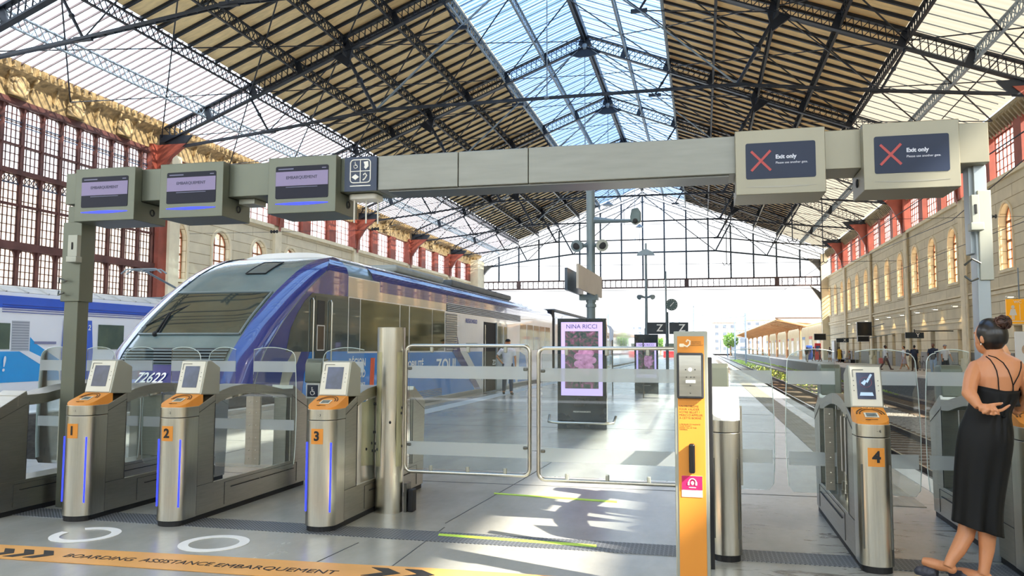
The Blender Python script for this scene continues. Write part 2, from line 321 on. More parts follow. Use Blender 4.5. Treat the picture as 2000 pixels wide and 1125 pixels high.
def arch(w, h, n=10):
    """arched opening outline, width w, total height h, foot at 0"""
    r = w / 2; return [(-r, 0), (r, 0)] + [(r * math.cos(PI * i / n), h - r + r * math.sin(PI * i / n)) for i in range(n + 1)]
def holed(mb, xa, xb, y0, y1, z0, z1, holes, arched=True):
    """wall slab in the YZ plane with arched holes (yc, w, zsill, h): built as strips so that each hole is real"""
    ys = [y0]
    for yc, w_, zs, h in holes: ys += [yc - w_ / 2, yc + w_ / 2]
    ys.append(y1)
    for i in range(0, len(ys), 2):
        if ys[i + 1] > ys[i] + 1e-4: mb.box(xa, xb, ys[i], ys[i + 1], z0, z1)
    for yc, w_, zs, h in holes:
        mb.box(xa, xb, yc - w_ / 2, yc + w_ / 2, z0, zs); r = w_ / 2; zt = zs + h
        if arched:
            n = 10; pts = [(yc + r * math.cos(PI * i / n), zt - r + r * math.sin(PI * i / n)) for i in range(n + 1)]
            for i in range(n):
                (a, b), (c, d) = pts[i], pts[i + 1]
                mb.prism([(a, b), (c, d), (c, z1), (a, z1)], 'X', xa, xb)
        else: mb.box(xa, xb, yc - w_ / 2, yc + w_ / 2, zt, z1)
WN = [0]
def window(name_parent_x, yc, w_, zs, h, sgn, nx, zbars, frame_m, pane_m, arched=True, xin=.55, lab='', fw=.09):
    """window set in the wall face at X = name_parent_x; sgn +1: the wall lies towards +X"""
    WN[0] += 1; r = root('window_%d' % WN[0], (name_parent_x, yc, zs), lab, 'window', kind='structure'); X = sgn * xin; rad = w_ / 2
    top = (lambda y: h - rad + math.sqrt(max(0, rad * rad - y * y))) if arched else (lambda y: h)
    f = MB(); o1 = arch(w_, h) if arched else [(-rad, 0), (rad, 0), (rad, h), (-rad, h)]
    o2 = [(y * (1 - 2 * fw / w_), .0 + fw + (z) * (1 - 2 * fw / h)) for y, z in o1]; n = len(o1)
    for xx in (X, X + sgn * .08): f.add([(xx, y, z) for y, z in o1] + [(xx, y, z) for y, z in o2], [(i, (i + 1) % n, (i + 1) % n + n, i + n) for i in range(n)])
    f.add([(X, y, z) for y, z in o2] + [(X + sgn * .08, y, z) for y, z in o2], [(i, (i + 1) % n, (i + 1) % n + n, i + n) for i in range(n)])
    for k in range(1, nx):
        y = -rad + w_ * k / nx; wd = .1 if nx == 6 and k in (2, 4) else (.035 if nx == 4 else .085)
        f.box(X, X + sgn * .06, y - wd / 2, y + wd / 2, 0, top(y))
    for z, wd in zbars:
        hw = rad if z < h - rad or not arched else math.sqrt(max(.001, rad * rad - (z - h + rad) ** 2)); f.box(X, X + sgn * .07, -hw, hw, z - wd / 2, z + wd / 2)
    f.build('window_frame', frame_m, r)
    MB().add([(X + sgn * .04, y, z) for y, z in o1], [tuple(range(n))]).build('pane', pane_m, r)
    return r
XR = 17.0; XL = -33.6
big_r = [(yc + b * 15 + 58) for b in (-2, -1, 0, 1, 2, 3) for yc in (2.5, 7.5, 12.5)]
doors = [59.2 - 15, 59.2, 66.2, 70.2, 75.4, 78.9, 82, 84.4, 86.8, 89.4, 95, 99, 109, 44.4 + 5, 54]
doors = sorted(set(round(d, 1) for d in doors))
mb = MB()
holed(mb, XR, XR + .9, 20, YG, 4.9, 11.4, [(y, 2.0, 6.1, 3.75) for y in big_r])
holed(mb, XR, XR + .9, 20, YG, 0, 4.9, [(y, 1.25 if y != 59.2 else 1.9, 0, 2.85) for y in doors], False)
struct('wall_right', mb, stone, label='cream stone wall with arched windows along the far platform', cat='wall')
for i, y in enumerate(doors):
    w_ = .62 if y != 59.2 else .95
    o = MB().box(XR + .5, XR + .56, y - w_, y + w_, 0, 2.85).build('door_%d' % (i + 1), mat('grey_doors', '8a8a80', .4, 0, .1, 2)); o['kind'] = 'structure'; tag(o, 'grey door set deep in the stone wall, number %d along from the concourse' % (i + 1), 'door')
# mouldings on the right wall
tr = MB()
for y in [43, 58, 73, 88, 103, 28]:
    tr.box(XR - .22, XR, y - .45, y + .45, 0, 11.4); tr.box(XR - .3, XR, y - .6, y + .6, 0, .9)
tr.box(XR - .12, XR, 20, YG, 4.75, 4.95); tr.box(XR - .18, XR, 20, YG, 5.02, 5.12); tr.box(XR - .2, XR + .9, 20, YG, 11.25, 11.5); tr.box(XR - .06, XR, 20, YG, 3.35, 3.42)
for yc in big_r:
    tr.box(XR - .1, XR + .02, yc - 1.22, yc + 1.22, 5.92, 6.1)
    o1 = arch(2.36, 3.95, 14); o2 = [(y * .86, z * .965) for y, z in o1]; n = len(o1)
    for i in range(1, n):
        a, b, c, d = o1[i], o1[(i + 1) % n], o2[(i + 1) % n], o2[i]
        tr.prism([(yc + a[0], 6.1 + a[1]), (yc + b[0], 6.1 + b[1]), (yc + c[0], 6.1 + c[1]), (yc + d[0], 6.1 + d[1])], 'X', XR - .07, XR + .02)
struct('trim_2', tr, stone_p, label='cream stone mouldings and pilasters on the right wall', cat='trim')
bb = MB(); bb.box(XR - .04, XR, 20, YG, 0, 1.3)
b2 = MB()
ys = [20] + [v for y in doors for v in (y - (.63 if y != 59.2 else .96), y + (.63 if y != 59.2 else .96))] + [YG]
for i in range(0, len(ys), 2): b2.box(XR - .05, XR, ys[i], ys[i + 1], 0, 1.3)
struct('baseboard_right', b2, mat('grey_dado', '77756f', .6, 0, .12, 2), label='grey painted dado along the foot of the right wall', cat='dado')
for k, yc in enumerate(big_r):
    if yc < 46: continue
    window(XR, yc, 2.0, 6.1, 3.75, 1, 3, [(.62, .06), (1.15, .06), (1.68, .14), (2.25, .06), (2.8, .14)], frame_o, pane_w, xin=.34, lab='tall arched window glowing amber in the right stone wall, number %d from the concourse' % (k - 5))
# clerestory on the right
red = MB(); gl = []
for b in range(-2, 4):
    y0 = 58 + 15 * b
    red.box(XR - .35, XR + .5, y0 - .5, y0 + .5, 11.4, 14.6)
    for k in range(1, 3): red.box(XR - .1, XR + .45, y0 + 5 * k - .55, y0 + 5 * k + .55, 11.4, 14.6)
    red.box(XR - .05, XR + .4, y0, y0 + 15, 14.1, 14.7)
    red.prism([(XR - .35, 14.4), (XR - 2.0, 14.4), (XR - 1.2, 13.6), (XR - .5, 12.2), (XR - .35, 11.2)], 'Y', y0 - .12, y0 + .12)
struct('trim_3', red, red_iron, label='red painted iron posts and brackets between the right clerestory windows', cat='trim')
for b in range(-1, 4):
    for k in range(3):
        y = 58 + 15 * b + 2.5 + 5 * k
        if b == 3 and k == 2: continue
        window(XR, y, 3.6, 11.5, 2.65, 1, 6, [(.55, .04), (1.1, .04), (1.65, .08), (2.2, .04)], red_iron, pane_c, arched=False, xin=.2, fw=.12, lab='red framed clerestory window under the right eave, number %d from the concourse' % ((b + 1) * 3 + k + 1))
# left wall: stone part beyond Y=43, clerestory, iron and glass part before it
big_l = [58 + 15 * b + 2.5 + 5 * k for b in (-1, 0, 1, 2, 3) for k in range(3)]
mb = MB()
holed(mb, XL - .9, XL, 44.1, YG, 0, 11.2, [(y, 2.0, 6.0, 3.75) for y in big_l])
struct('wall_left', mb, stone, label='cream stone wall with arched windows behind the trains', cat='wall')
tr = MB()
for y in [58, 73, 88, 103]: tr.box(XL, XL + .25, y - .5, y + .5, 0, 11.2)
tr.box(XL, XL + .6, 44, 45, 0, 13.9); tr.box(XL - .9, XL + .2, 44.1, YG, 11.05, 11.35); tr.box(XL, XL + .15, 44.1, YG, 4.8, 5.0)
tr.box(XL, XL + 1.3, YG - 3.5, YG, 0, 14.6); tr.box(XR - .9, XR, YG - .6, YG, 0, 14.6)
for yc in big_l:
    o1 = arch(2.5, 4.0, 14); o2 = [(y * .84, z * .96) for y, z in o1]; n = len(o1)
    for i in range(1, n):
        a, b, c, d = o1[i], o1[(i + 1) % n], o2[(i + 1) % n], o2[i]
        tr.prism([(yc + a[0], 6 + a[1]), (yc + b[0], 6 + b[1]), (yc + c[0], 6 + c[1]), (yc + d[0], 6 + d[1])], 'X', XL - .02, XL + .09)
    tr.box(XL, XL + .12, yc - 1.3, yc + 1.3, 5.8, 6.0)
struct('trim_4', tr, stone_p, label='cream stone pilasters, sills and end piers', cat='trim')
for k, yc in enumerate(big_l):
    window(XL, yc, 2.0, 6.0, 3.75, -1, 3, [(.62, .04), (1.15, .04), (1.68, .12), (2.25, .04), (2.8, .12)], frame_o, pane_c, xin=.3, lab='tall arched window in the sunlit left stone wall, number %d beyond the glass screen' % (k + 1))
red = MB()
for b in range(-1, 4):
    y0 = 58 + 15 * b
    red.box(XL - .5, XL + .35, y0 - .6, y0 + .6, 11.3, 14.2)
    for k in range(1, 3): red.box(XL - .45, XL + .1, y0 + 5 * k - .7, y0 + 5 * k + .7, 11.3, 14.2)
    red.prism([(XL + .35, 14.2), (XL + 2.4, 14.2), (XL + 1.3, 13.4), (XL + .5, 12.2), (XL + .35, 10.9)], 'Y', y0 - .15, y0 + .15)
red.box(XL + .1, XL + .4, 43.2, 44.1, 0, 13.9); red.box(XL - .3, XL - .02, 43.2, 44.1, 0, 13.9)
struct('trim_5', red, red_iron, label='red painted iron posts and brackets under the left cornice', cat='trim')
for b in range(-1, 4):
    for k in range(3):
        window(XL, 58 + 15 * b + 2.5 + 5 * k, 3.5, 11.35, 2.6, -1, 4, [(.6, .04), (1.2, .04), (1.8, .04)], red_iron, pane_c, arched=False, xin=.2, fw=.12, lab='red framed clerestory window above the left stone wall, number %d beyond the glass screen' % ((b + 1) * 3 + k + 1))
# iron and glass screen, Y 28..43
mul = [43.0 - 1.25 * i for i in range(14)]
red = MB()
for y in mul: red.box(XL - .12, XL + .16, y - .055, y + .055, 0, 13.9)
for z0, z1 in ((13.6, 13.95), (10.15, 10.4), (6.35, 6.75), (3.2, 3.5)): red.box(XL - .15, XL + .2, 26.5, 43.2, z0, z1)
red.box(XL - .02, XL + .1, 26.5, 43.2, 8.55, 8.68); red.box(XL - .02, XL + .1, 26.5, 43.2, 11.6, 11.7)
for y in mul:      # arched brackets at the heads
    for zt in (13.6, 6.35, 10.15):
        for s_ in (-1, 1): red.prism([(y + s_ * .07, zt), (y + s_ * .38, zt), (y + s_ * .2, zt - .12), (y + s_ * .07, zt - .45)], 'X', XL - .04, XL + .06)
struct('trim_6', red, mat('rust_red_iron', '5c352e', .6, 0, .45, 1.2), label='rust red iron mullions and beams of the left glass screen', cat='trim')
lat = MB()
for i in range(13):
    y = 43.0 - 1.25 * i
    for k in range(4):
        a, b = y - .08 - k * .29, y - .08 - (k + 1) * .29
        lat.bar((XL, a, 9.72), (XL, b, 10.1), .03); lat.bar((XL, b, 9.72), (XL, a, 10.1), .03)
lat.box(XL - .03, XL + .03, 26.5, 43, 9.66, 9.72)
lat.box(XL - .03, XL + .03, 26.5, 43, 12.85, 12.9); lat.box(XL - .03, XL + .03, 26.5, 43, 12.65, 12.7)
struct('trim_7', lat, mat('blue_grey_iron', '4c5568', .5, 0, .2, 2), label='fine lattice friezes across the left glass screen', cat='trim')
k = 0
for i in range(12):
    y = 43.0 - 1.25 * i - .625
    k += 1
    for z0, z1, nm in ((3.5, 6.35, 'low'), (6.75, 10.15, 'middle'), (10.4, 13.6, 'upper')):
        nz = 7; window(XL, y, 1.1, z0, z1 - z0, -1, 4, [((z1 - z0) * (j + 1) / (nz + 1), .035) for j in range(nz)], MATS['rust_red_iron'], pane_c if nm == 'upper' else pane_b, arched=False, xin=.0, fw=.03, lab='small paned window bay in the %s tier of the left glass screen, number %d from the stone wall' % (nm, k))
# cornice along the left eave
cor = MB(); cor.prism([(XL - .5, 13.9), (XL + .1, 13.9), (XL + .22, 14.9), (XL + .75, 15.2), (XL + .9, 15.6), (XL - .5, 15.6)], 'Y', 26, YG)
for i in range(180):
    y = 27 + i * .5
    if y < YG: cor.box(XL + .1, XL + .95, y - .05, y + .05, 15.25, 15.5)
for i in range(60):
    y = 27.2 + i * 1.5
    if y < YG - 1: cor.prism([(XL + .15, 14.5), (XL + .3, 14.3), (XL + .55, 15.2), (XL + .2, 15.2)], 'Y', y - .06, y + .06)
gold = mat('ochre_cornice', 'b09468', .6, 0, .55, 3.5, bump=.6)
co = struct('trim_8', cor, gold, label='ochre moulded cornice with brackets along the left eave', cat='cornice')
ca = MB(); ca.grid(lambda u, v: (XL + .25 + .28 * math.cos(PI * (u - .5)), (u - .5) * 1.2, 14.55 + (v - .5) * 1.2 * (1 - .3 * abs(u - .5))), 8, 6)
ca.tube([(XL + .45, .4 * math.cos(t * PI / 5), 14.55 + .45 * math.sin(t * PI / 5)) for t in range(11)], .07, 6)
ca.tube([(XL + .5, -.75, 14.9), (XL + .62, -.8, 15.1), (XL + .5, -.66, 15.2)], .09, 6).tube([(XL + .5, .75, 14.9), (XL + .62, .8, 15.1), (XL + .5, .66, 15.2)], .09, 6)
c0 = ca.build('cartouche', gold, solid=.05); tag(c0, '', 'cartouche', 'carved cartouches along the left cornice')
for i, y in enumerate((36.2, 40, 32.4, 50.5, 65.5, 80.5, 95.5, 28.6)):
    q = c0 if i == 0 else c0.copy()
    if i: COL.objects.link(q)
    q.data.shade_smooth(); q.location = (0, y, 0); q['label'] = 'carved ochre cartouche on the left cornice, ' + ('above the glass screen, second from the stone wall', 'above the glass screen, beside the stone wall', 'above the glass screen at the picture edge', 'in the first bay beyond the glass screen', 'in the second bay beyond the glass screen', 'in the third bay beyond the glass screen', 'in the fourth and farthest bay', 'above the glass screen outside the view')[i]
cor = MB(); cor.prism([(XR + .5, 14.5), (XR - .1, 14.5), (XR - .35, 14.9), (XR - .35, 15.1), (XR + .5, 15.1)], 'Y', 20, YG)
for i in range(190):
    y = 22 + i * .5
    if y < YG: cor.prism([(XR - .02, 14.0), (XR - .5, 14.65), (XR - .3, 14.9), (XR - .02, 14.9)], 'Y', y - .08, y + .08)
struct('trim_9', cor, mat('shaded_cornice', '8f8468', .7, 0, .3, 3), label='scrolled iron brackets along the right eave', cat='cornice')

# ---- roof cladding
Y0 = -9.0  # unseen roof stretch and back wall added to keep sky off the floor
bk = MB(); bk.box(-34.4, 18, Y0 - .6, Y0, 0, 15); bk = MB(); bk.box(-34.4, 18, Y0 - .6, Y0, 0, 3.5); bk.box(-34.4, 18, Y0 - .6, Y0, 12, 15)
for k_ in range(9): bk.box(-34.4 + k_ * 6.55 - .6, -34.4 + k_ * 6.55 + .6, Y0 - .6, Y0, 3.5, 12)
wg_ = MB().add([(-34, Y0 - .3, 3.5), (18, Y0 - .3, 3.5), (18, Y0 - .3, 12), (-34, Y0 - .3, 12)], [(0, 1, 2, 3)]).build('window_back', pane_mat('milky_pane', 'f4f6f4', .25)); tag(wg_, 'milky glazing of the concourse behind the camera', 'window', kind='structure')  # out-of-view pane added to throw soft fill onto the gantry fronts
bk.prism([(-34, 15), (18, 15), (CX, 25.2)], 'Y', Y0 - .6, Y0); struct('wall_back', bk, stone_p, label='plain cream wall closing the concourse behind the camera', cat='wall')
sw = MB(); sw.box(XL - .6, XL, Y0, 26.5, 0, 14.6); sw.box(XR, XR + .6, Y0, 20, 0, 14.6); struct('wall_side', sw, stone_p, label='plain cream side walls flanking the concourse', cat='wall')
cel = root('ceiling', (0, 0, 0), 'pitched station roof of tan boards with glazed ridge and eaves', 'roof', kind='structure')
board = mat('tan_roof_boards', 'efdcaa', .8, 0, .16, 1.5, stretch=(1, 4, 1)); sky_g = roofglass('ridge_glazing', 'Y', .75, (.07, .12, .24), (.25, .33, .40), .03, .30, .2, (.40, .55, .70))
low_g = roofglass('left_eave_glazing', 'Y', 2.2, (1, .98, .96), (.96, .93, .9), .25, .6, .3); low_r = roofglass('right_eave_glazing', 'Y', .62, (.185, .152, .11), (.16, .13, .092), .0, .01, .5)  # right eave sheet coloured beige for its shade, near opaque against the sun
def sheet(mb, s, a0, a1, y0, y1, dz=.62, th=.06):
    """slab on slope s (-1 left, +1 right) between distances a0 and a1 from the ridge"""
    p = [(CX + s * a0, cz(a0) + dz), (CX + s * a1, cz(a1) + dz), (CX + s * a1, cz(a1) + dz + th), (CX + s * a0, cz(a0) + dz + th)]
    mb.prism(p, 'Y', y0, y1); return mb
P8 = 3.1
n_ = board.node_tree; tl_ = n_.nodes.new('ShaderNodeBsdfTranslucent'); tl_.inputs[0].default_value = hexc('dcb878'); mx_ = n_.nodes.new('ShaderNodeMixShader'); mx_.inputs[0].default_value = .09
n_.links.new(n_.nodes['Principled BSDF'].outputs[0], mx_.inputs[1]); n_.links.new(tl_.outputs[0], mx_.inputs[2]); n_.links.new(mx_.outputs[0], n_.nodes['Material Output'].inputs[0])   # sun glow added through the opaque boards to brighten their undersides
for s, nm in ((-1, 'left'), (1, 'right')):
    sheet(MB(), s, P8 * 2, P8 * 6, Y0, YG).build('roof_boarding', board, cel)
    m_ = MB(); a0, a1 = 0, P8 * 2; m_.add([(CX + s * a0, Y0, cz(a0) + .72), (CX + s * a1, Y0, cz(a1) + .72), (CX + s * a1, YG, cz(a1) + .72), (CX + s * a0, YG, cz(a0) + .72)], [(0, 1, 2, 3)]); m_.build('ridge_glazing', sky_g, cel)
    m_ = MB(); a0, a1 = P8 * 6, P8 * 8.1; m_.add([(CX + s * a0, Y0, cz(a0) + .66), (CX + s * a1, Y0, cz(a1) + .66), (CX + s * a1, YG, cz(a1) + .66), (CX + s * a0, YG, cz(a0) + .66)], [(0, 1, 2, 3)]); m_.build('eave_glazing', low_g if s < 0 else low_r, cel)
# battens: one per metre on the boards, thin bars under the glazing
bt = MB(); a0, a1 = P8 * 2, P8 * 6
bt.bar((CX - a0, 0, cz(a0) + .53), (CX - a1, 0, cz(a1) + .53), .17, .15); b0 = bt.build('roof_batten', iron, cel)
bt = MB(); bt.bar((CX + a0, 0, cz(a0) + .53), (CX + a1, 0, cz(a1) + .53), .17, .15); b1 = bt.build('roof_batten', iron, cel)
n = 0
for b, src in enumerate((b0, b1)):
    first = True
    for i in range(48 * 2):
        y = 15.6 + 1.25 * i
        if y > YG - .5: break
        q = src if first else src.copy()
        if not first: COL.objects.link(q)
        first = False; q.location = (0, y, 0)
gb = MB(); gb2 = MB()
for i in range(230):
    y = 14 + .56 * i
    if y > YG: break
    for s in (-1, 1):
        if s < 0: gb.bar((CX + s * P8 * 6, y, cz(P8 * 6) + .58), (CX + s * P8 * 8, y, cz(P8 * 8) + .58), .06, .09)
for i in range(90):
    y = 20 + 1.0714 * i + .5
    if y > YG: break
    for s in (-1, 1): gb2.bar((CX, y, cz(0) + .62), (CX + s * P8 * 2, y, cz(P8 * 2) + .62), .03, .06)
    gb2.bar((CX + P8 * 6, y, cz(P8 * 6) + .58), (CX + P8 * 8, y, cz(P8 * 8) + .58), .03, .05)
gb.build('glazing_bar', mat('pinkish_bars', '7d6a66', .5, 0, .2, 2), cel); gb2.build('glazing_bar', iron_l, cel)

# ---- longitudinal lattice purlins
def lattice(mb, p, q, depth, cell, up, t=.05, chord=.14, gap=0.):
    """lattice girder from p to q (top chord), bottom chord depth below along -up"""
    p = Vector(p); q = Vector(q); up = Vector(up).normalized(); Ln = (q - p).length; d = (q - p) / Ln; n_ = max(1, int(round(Ln / cell)))
    mb.bar(p, q, chord, .07, up); mb.bar(p - up * depth, q - up * depth, chord, .07, up)
    for i in range(n_):
        a = p + d * (Ln * i / n_); b = p + d * (Ln * (i + 1) / n_)
        mb.bar(a, b - up * depth, t, .025, up); mb.bar(b, a - up * depth, t, .025, up)
    return mb
names = {0: 'ridge', 1: 'first below the ridge', 2: 'at the edge of the ridge glazing', 3: 'just below the ridge glazing', 4: 'half way down the slope', 5: 'below the middle of the slope', 6: 'where the boards meet the eave glazing', 7: 'in the middle of the eave glazing'}
base = MB(); lattice(base, (0, 20, 0), (0, YG, 0), .62, .46, (0, 0, 1)); pm = base.build('roof_purlin', iron)
pl = MB(); lattice(pl, (0, 20, 0), (0, YG, 0), .62, .46, (0, 0, 1)); lm = pl.build('roof_purlin', iron_l)
fa = fb = True
for i in range(0, 8):
    for s in ((-1, 1) if i else (1,)):
        pale = (i in (1, 2, 7) )
        src = lm if pale else pm
        if pale: q = src if fa else src.copy(); new = not fa; fa = False
        else: q = src if fb else src.copy(); new = not fb; fb = False
        if new: COL.objects.link(q)
        a = P8 * i; q.location = (CX + s * a, 0, cz(a) + (.42 if i else .5))
        tag(q, ('lattice purlin %s on the %s roof slope' % (names[i], 'left' if s < 0 else 'right')) if i else 'dark lattice girder running under the ridge', 'purlin', 'long lattice purlins of the roof')

MB().box(CX - .22, CX + .22, 13, YG, cz(0) + .05, cz(0) + .55).build('ridge_girder', iron, cel)
def perp(a0, dn):  # point dn below node at distance a0 along the slope normal
    k = 1 / math.hypot(1, .396); return (a0 - dn * .396 * k, cz(a0) - dn * k)
def make_truss():
    r = root('roof_truss', (CX, 0, 0), '', 'roof truss')
    for s in (-1, 1):
        m_ = MB(); p = Vector((0, 0, cz(0) + .38)); q = Vector((s * 24.8, 0, cz(24.8) + .38)); nrm = Vector((s * .396, 0, 1)).normalized()
        for off in (0, -.85):
            m_.bar(p + nrm * off, q + nrm * off, .34, .09, nrm)
        n_ = 8
        for k in range(n_):
            a = p + (q - p) * (k / n_); b = p + (q - p) * ((k + 1) / n_); m_.bar(a - nrm * .42 - (b - a) * .06, a - nrm * .42 + (b - a) * .06, .1, .9, nrm)
            c = 7
            for j in range(c):
                u0 = .07 + .86 * j / c; u1 = .07 + .86 * (j + 1) / c; A = a + (b - a) * u0; B = a + (b - a) * u1
                m_.bar(A, B - nrm * .85, .07, .035, nrm); m_.bar(B, A - nrm * .85, .07, .035, nrm)
        m_.build('rafter', iron, r)
        F_ = (s * 24.3, 0, 13.95)
        B = Vector((s * 17.3, 0, 14.65)); D = Vector((s * 10.3, 0, 15.5)); N = lambda a_: Vector((s * a_, 0, cz(a_) - .45)); G = Vector((s * 5.15, 0, 20.05))
        for a_, e_ in ((P8 * 6, B), (P8 * 4, D), (P8 * 2, G)):
            st = MB(); t0 = N(a_); big = .1 if e_ is D else .065
            st.tube([t0, t0.lerp(e_, .12), t0.lerp(e_, .45), t0.lerp(e_, .5), t0.lerp(e_, .55), t0.lerp(e_, .9), e_], [big * 2.2, big, big * 1.15, big * 2, big * 1.15, big, big * 1.3], 8)
            st.bar(e_ + Vector((-.45, 0, -.02)), e_ + Vector((.45, 0, -.02)), .16, .2); st.build('strut', iron, r, smooth=False)
        ti = MB()
        for dy in (-.09, .09):
            o_ = Vector((0, dy, 0)); ti.bar(Vector(F_) + o_, B + o_, .05, .13); ti.bar(B + o_, D + o_, .05, .13)
        for k in range(14):
            c_ = B.lerp(D, k / 14); ti.bar(c_ - Vector((0, .1, 0)), c_ + Vector((0, .1, 0)), .05, .1)
        ti.build('tie_rod', iron, r)
        ti = MB()
        for dy in (-.07, .07):
            o_ = Vector((0, dy, 0)); ti.tube([D + o_, G + o_], .032, 6); ti.tube([G + o_, Vector((0, 0, cz(0) - .35)) + o_], .032, 6)
        ti.build('tie_rod', iron_l, r)['label'] = 'paler grey diagonal tie rod'
        ti = MB(); ti.tube([B, N(P8 * 4)], .035, 6).tube([G, N(P8 * 4)], .035, 6); ti.build('tie_rod', iron, r)
        gp = MB(); gp.prism([(s * 24.9, 14.5), (s * 24.9, 13.7), (s * 23.3, 13.92), (s * 22.6, 14.7), (s * 24.9, 14.9)], 'Y', -.06, .06); gp.build('gusset_plate', iron, r); gp = MB(); gp.prism([(s * (12.4 - .55), cz(12.4) - .35), (s * (12.4 + .75), cz(12.4) - .75), (s * 12.1, cz(12.4) - 1.5)], 'Y', -.1, .1); gp.build('gusset_plate', iron, r)
    ti = MB()
    for dy in (-.09, .09): ti.bar((-10.3, dy, 15.5), (10.3, dy, 15.5), .05, .13)
    for k in range(30): x_ = -10.3 + k * .69; ti.bar((x_, -.1, 15.5), (x_, .1, 15.5), .05, .1)
    ti.build('tie_rod', iron, r)
    h_ = MB(); h_.tube([(0, 0, cz(0) - .3), (0, 0, 15.45)], .035, 6); h_.ball((0, 0, 15.5), (.2, .2, .1), 8, 6); h_.ball((0, 0, cz(0) - .5), (.25, .25, .25), 8, 6); h_.build('hanger_rod', iron_l, r)
    gp = MB(); gp.prism([(-1.3, cz(1.3) - .5), (0, cz(0) - .45), (1.3, cz(1.3) - .5), (.5, cz(0) - 1.3), (-.5, cz(0) - 1.3)], 'Y', -.08, .08); gp.build('gusset_plate', iron, r)
    return r
t0 = make_truss(); ords = ['nearest to the concourse', 'second', 'third', 'fourth', 'fifth', 'sixth']
for i, y in enumerate((28, 43, 58, 73, 88, 103)):
    q = t0 if i == 0 else copytree(t0)
    q.location = (CX, y, 0); q['label'] = 'dark iron roof truss with tie rods, %s' % (('%s in line from the concourse' % ords[i]) if i else ords[0]); q['group'] = 'roof trusses across the hall'
# wind bracing in the roof plane
br = MB()
for b in range(6):
    y0 = 28 + 15 * b
    for s in (-1, 1):
        for a0, a1 in ((0, 2), (2, 4), (4, 6), (6, 8)):
            for ya, yb in ((y0, y0 + 7.5), (y0 + 15, y0 + 7.5)):
                for A, Bq in (((a0, ya), (a1, yb)), ((a1, ya), (a0, yb))):
                    br.bar((CX + s * P8 * A[0], A[1], cz(P8 * A[0]) - .1), (CX + s * P8 * Bq[0], Bq[1], cz(P8 * Bq[0]) - .1), .07, .05)
br.build('wind_bracing', iron, cel)
# ---- gable screen at the open end
g_ = root('gable_screen', (CX, YG, 0), 'glazed iron screen closing the far gable above the tracks', 'gable screen')
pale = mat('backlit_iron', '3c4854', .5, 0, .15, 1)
for s in (-1, 1):
    m_ = MB(); p = Vector((0, 0, cz(0) + .5)); q = Vector((s * 24.8, 0, cz(24.8) + .5)); lattice(m_, p, q, .75, .75, Vector((s * .396, 0, 1)), .16, .3); lattice(m_, p - Vector((0, 0, 1.2)), q - Vector((0, 0, 1.2)), .9, .8, Vector((s * .396, 0, 1)), .18, .3)
    m_.build('rafter', pale, g_)
    m_ = MB(); m_.tube([(s * 24.8, 0, 13.6), (s * 17.3, 0, 14.65), (s * 10.3, 0, 15.5), (0, 0, 15.5)], .13, 6).tube([(s * 18.6, 0, 17), (s * 17.3, 0, 14.65)], .1, 6).tube([(s * 12.4, 0, 19.4), (s * 10.3, 0, 15.5)], .12, 6).tube([(s * 10.3, 0, 15.5), (0, 0, 24)], .07, 6).tube([(s * 17.3, 0, 14.65), (s * 12.4, 0, 19.4)], .06, 6)
    m_.build('tie_rod', pale, g_)
    m_ = MB(); m_.prism([(s * 25.2, 13.9), (s * 22.6, 14.1), (s * 23.6, 13.2), (s * 24.3, 12.3), (s * 24.3, 9.3), (s * 24.0, 9.6), (s * 22.9, 10.3), (s * 24.3, 8.2), (s * 24.5, 0), (s * 25.2, 0)], 'Y', -.3, .3); m_.build('corner_bracket', mat('dark_bracket', '55534f', .6, 0, .2, 2), g_)
m_ = MB(); lattice(m_, (-24.9, 0, 11.5), (25.2, 0, 11.5), 1.15, .78, (0, 0, 1), .16, .4); m_.box(-24.9, 25.2, -.1, .1, 11.4, 11.6); m_.box(-24.9, 25.2, -.1, .1, 10.25, 10.45)
for i in range(65): m_.box(-24.9 + .775 * i - .05, -24.9 + .775 * i + .05, -.05, .05, 10.4, 11.5)
for i in (-6, -2, 2, 6): m_.box(P8 * i - .3, P8 * i + .3, -.15, .15, 10.3, 11.6)
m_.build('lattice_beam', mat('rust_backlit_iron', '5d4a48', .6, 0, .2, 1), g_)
for i in range(-7, 8):
    a = abs(i) * P8; MB().box(i * P8 - .11, i * P8 + .11, -.1, .1, 11.5, cz(a) - .6).build('mullion', pale, g_)
m_ = MB(); m_.add([(-24.6, .02, 11.5), (24.9, .02, 11.5), (24.6, .02, 14.4), (0, .02, cz(0)), (-24.6, .02, 14.4)], [(0, 1, 2, 3, 4)]); m_.build('glass_pane', clear('gable_glass', (.97, .98, .98), .04), g_)
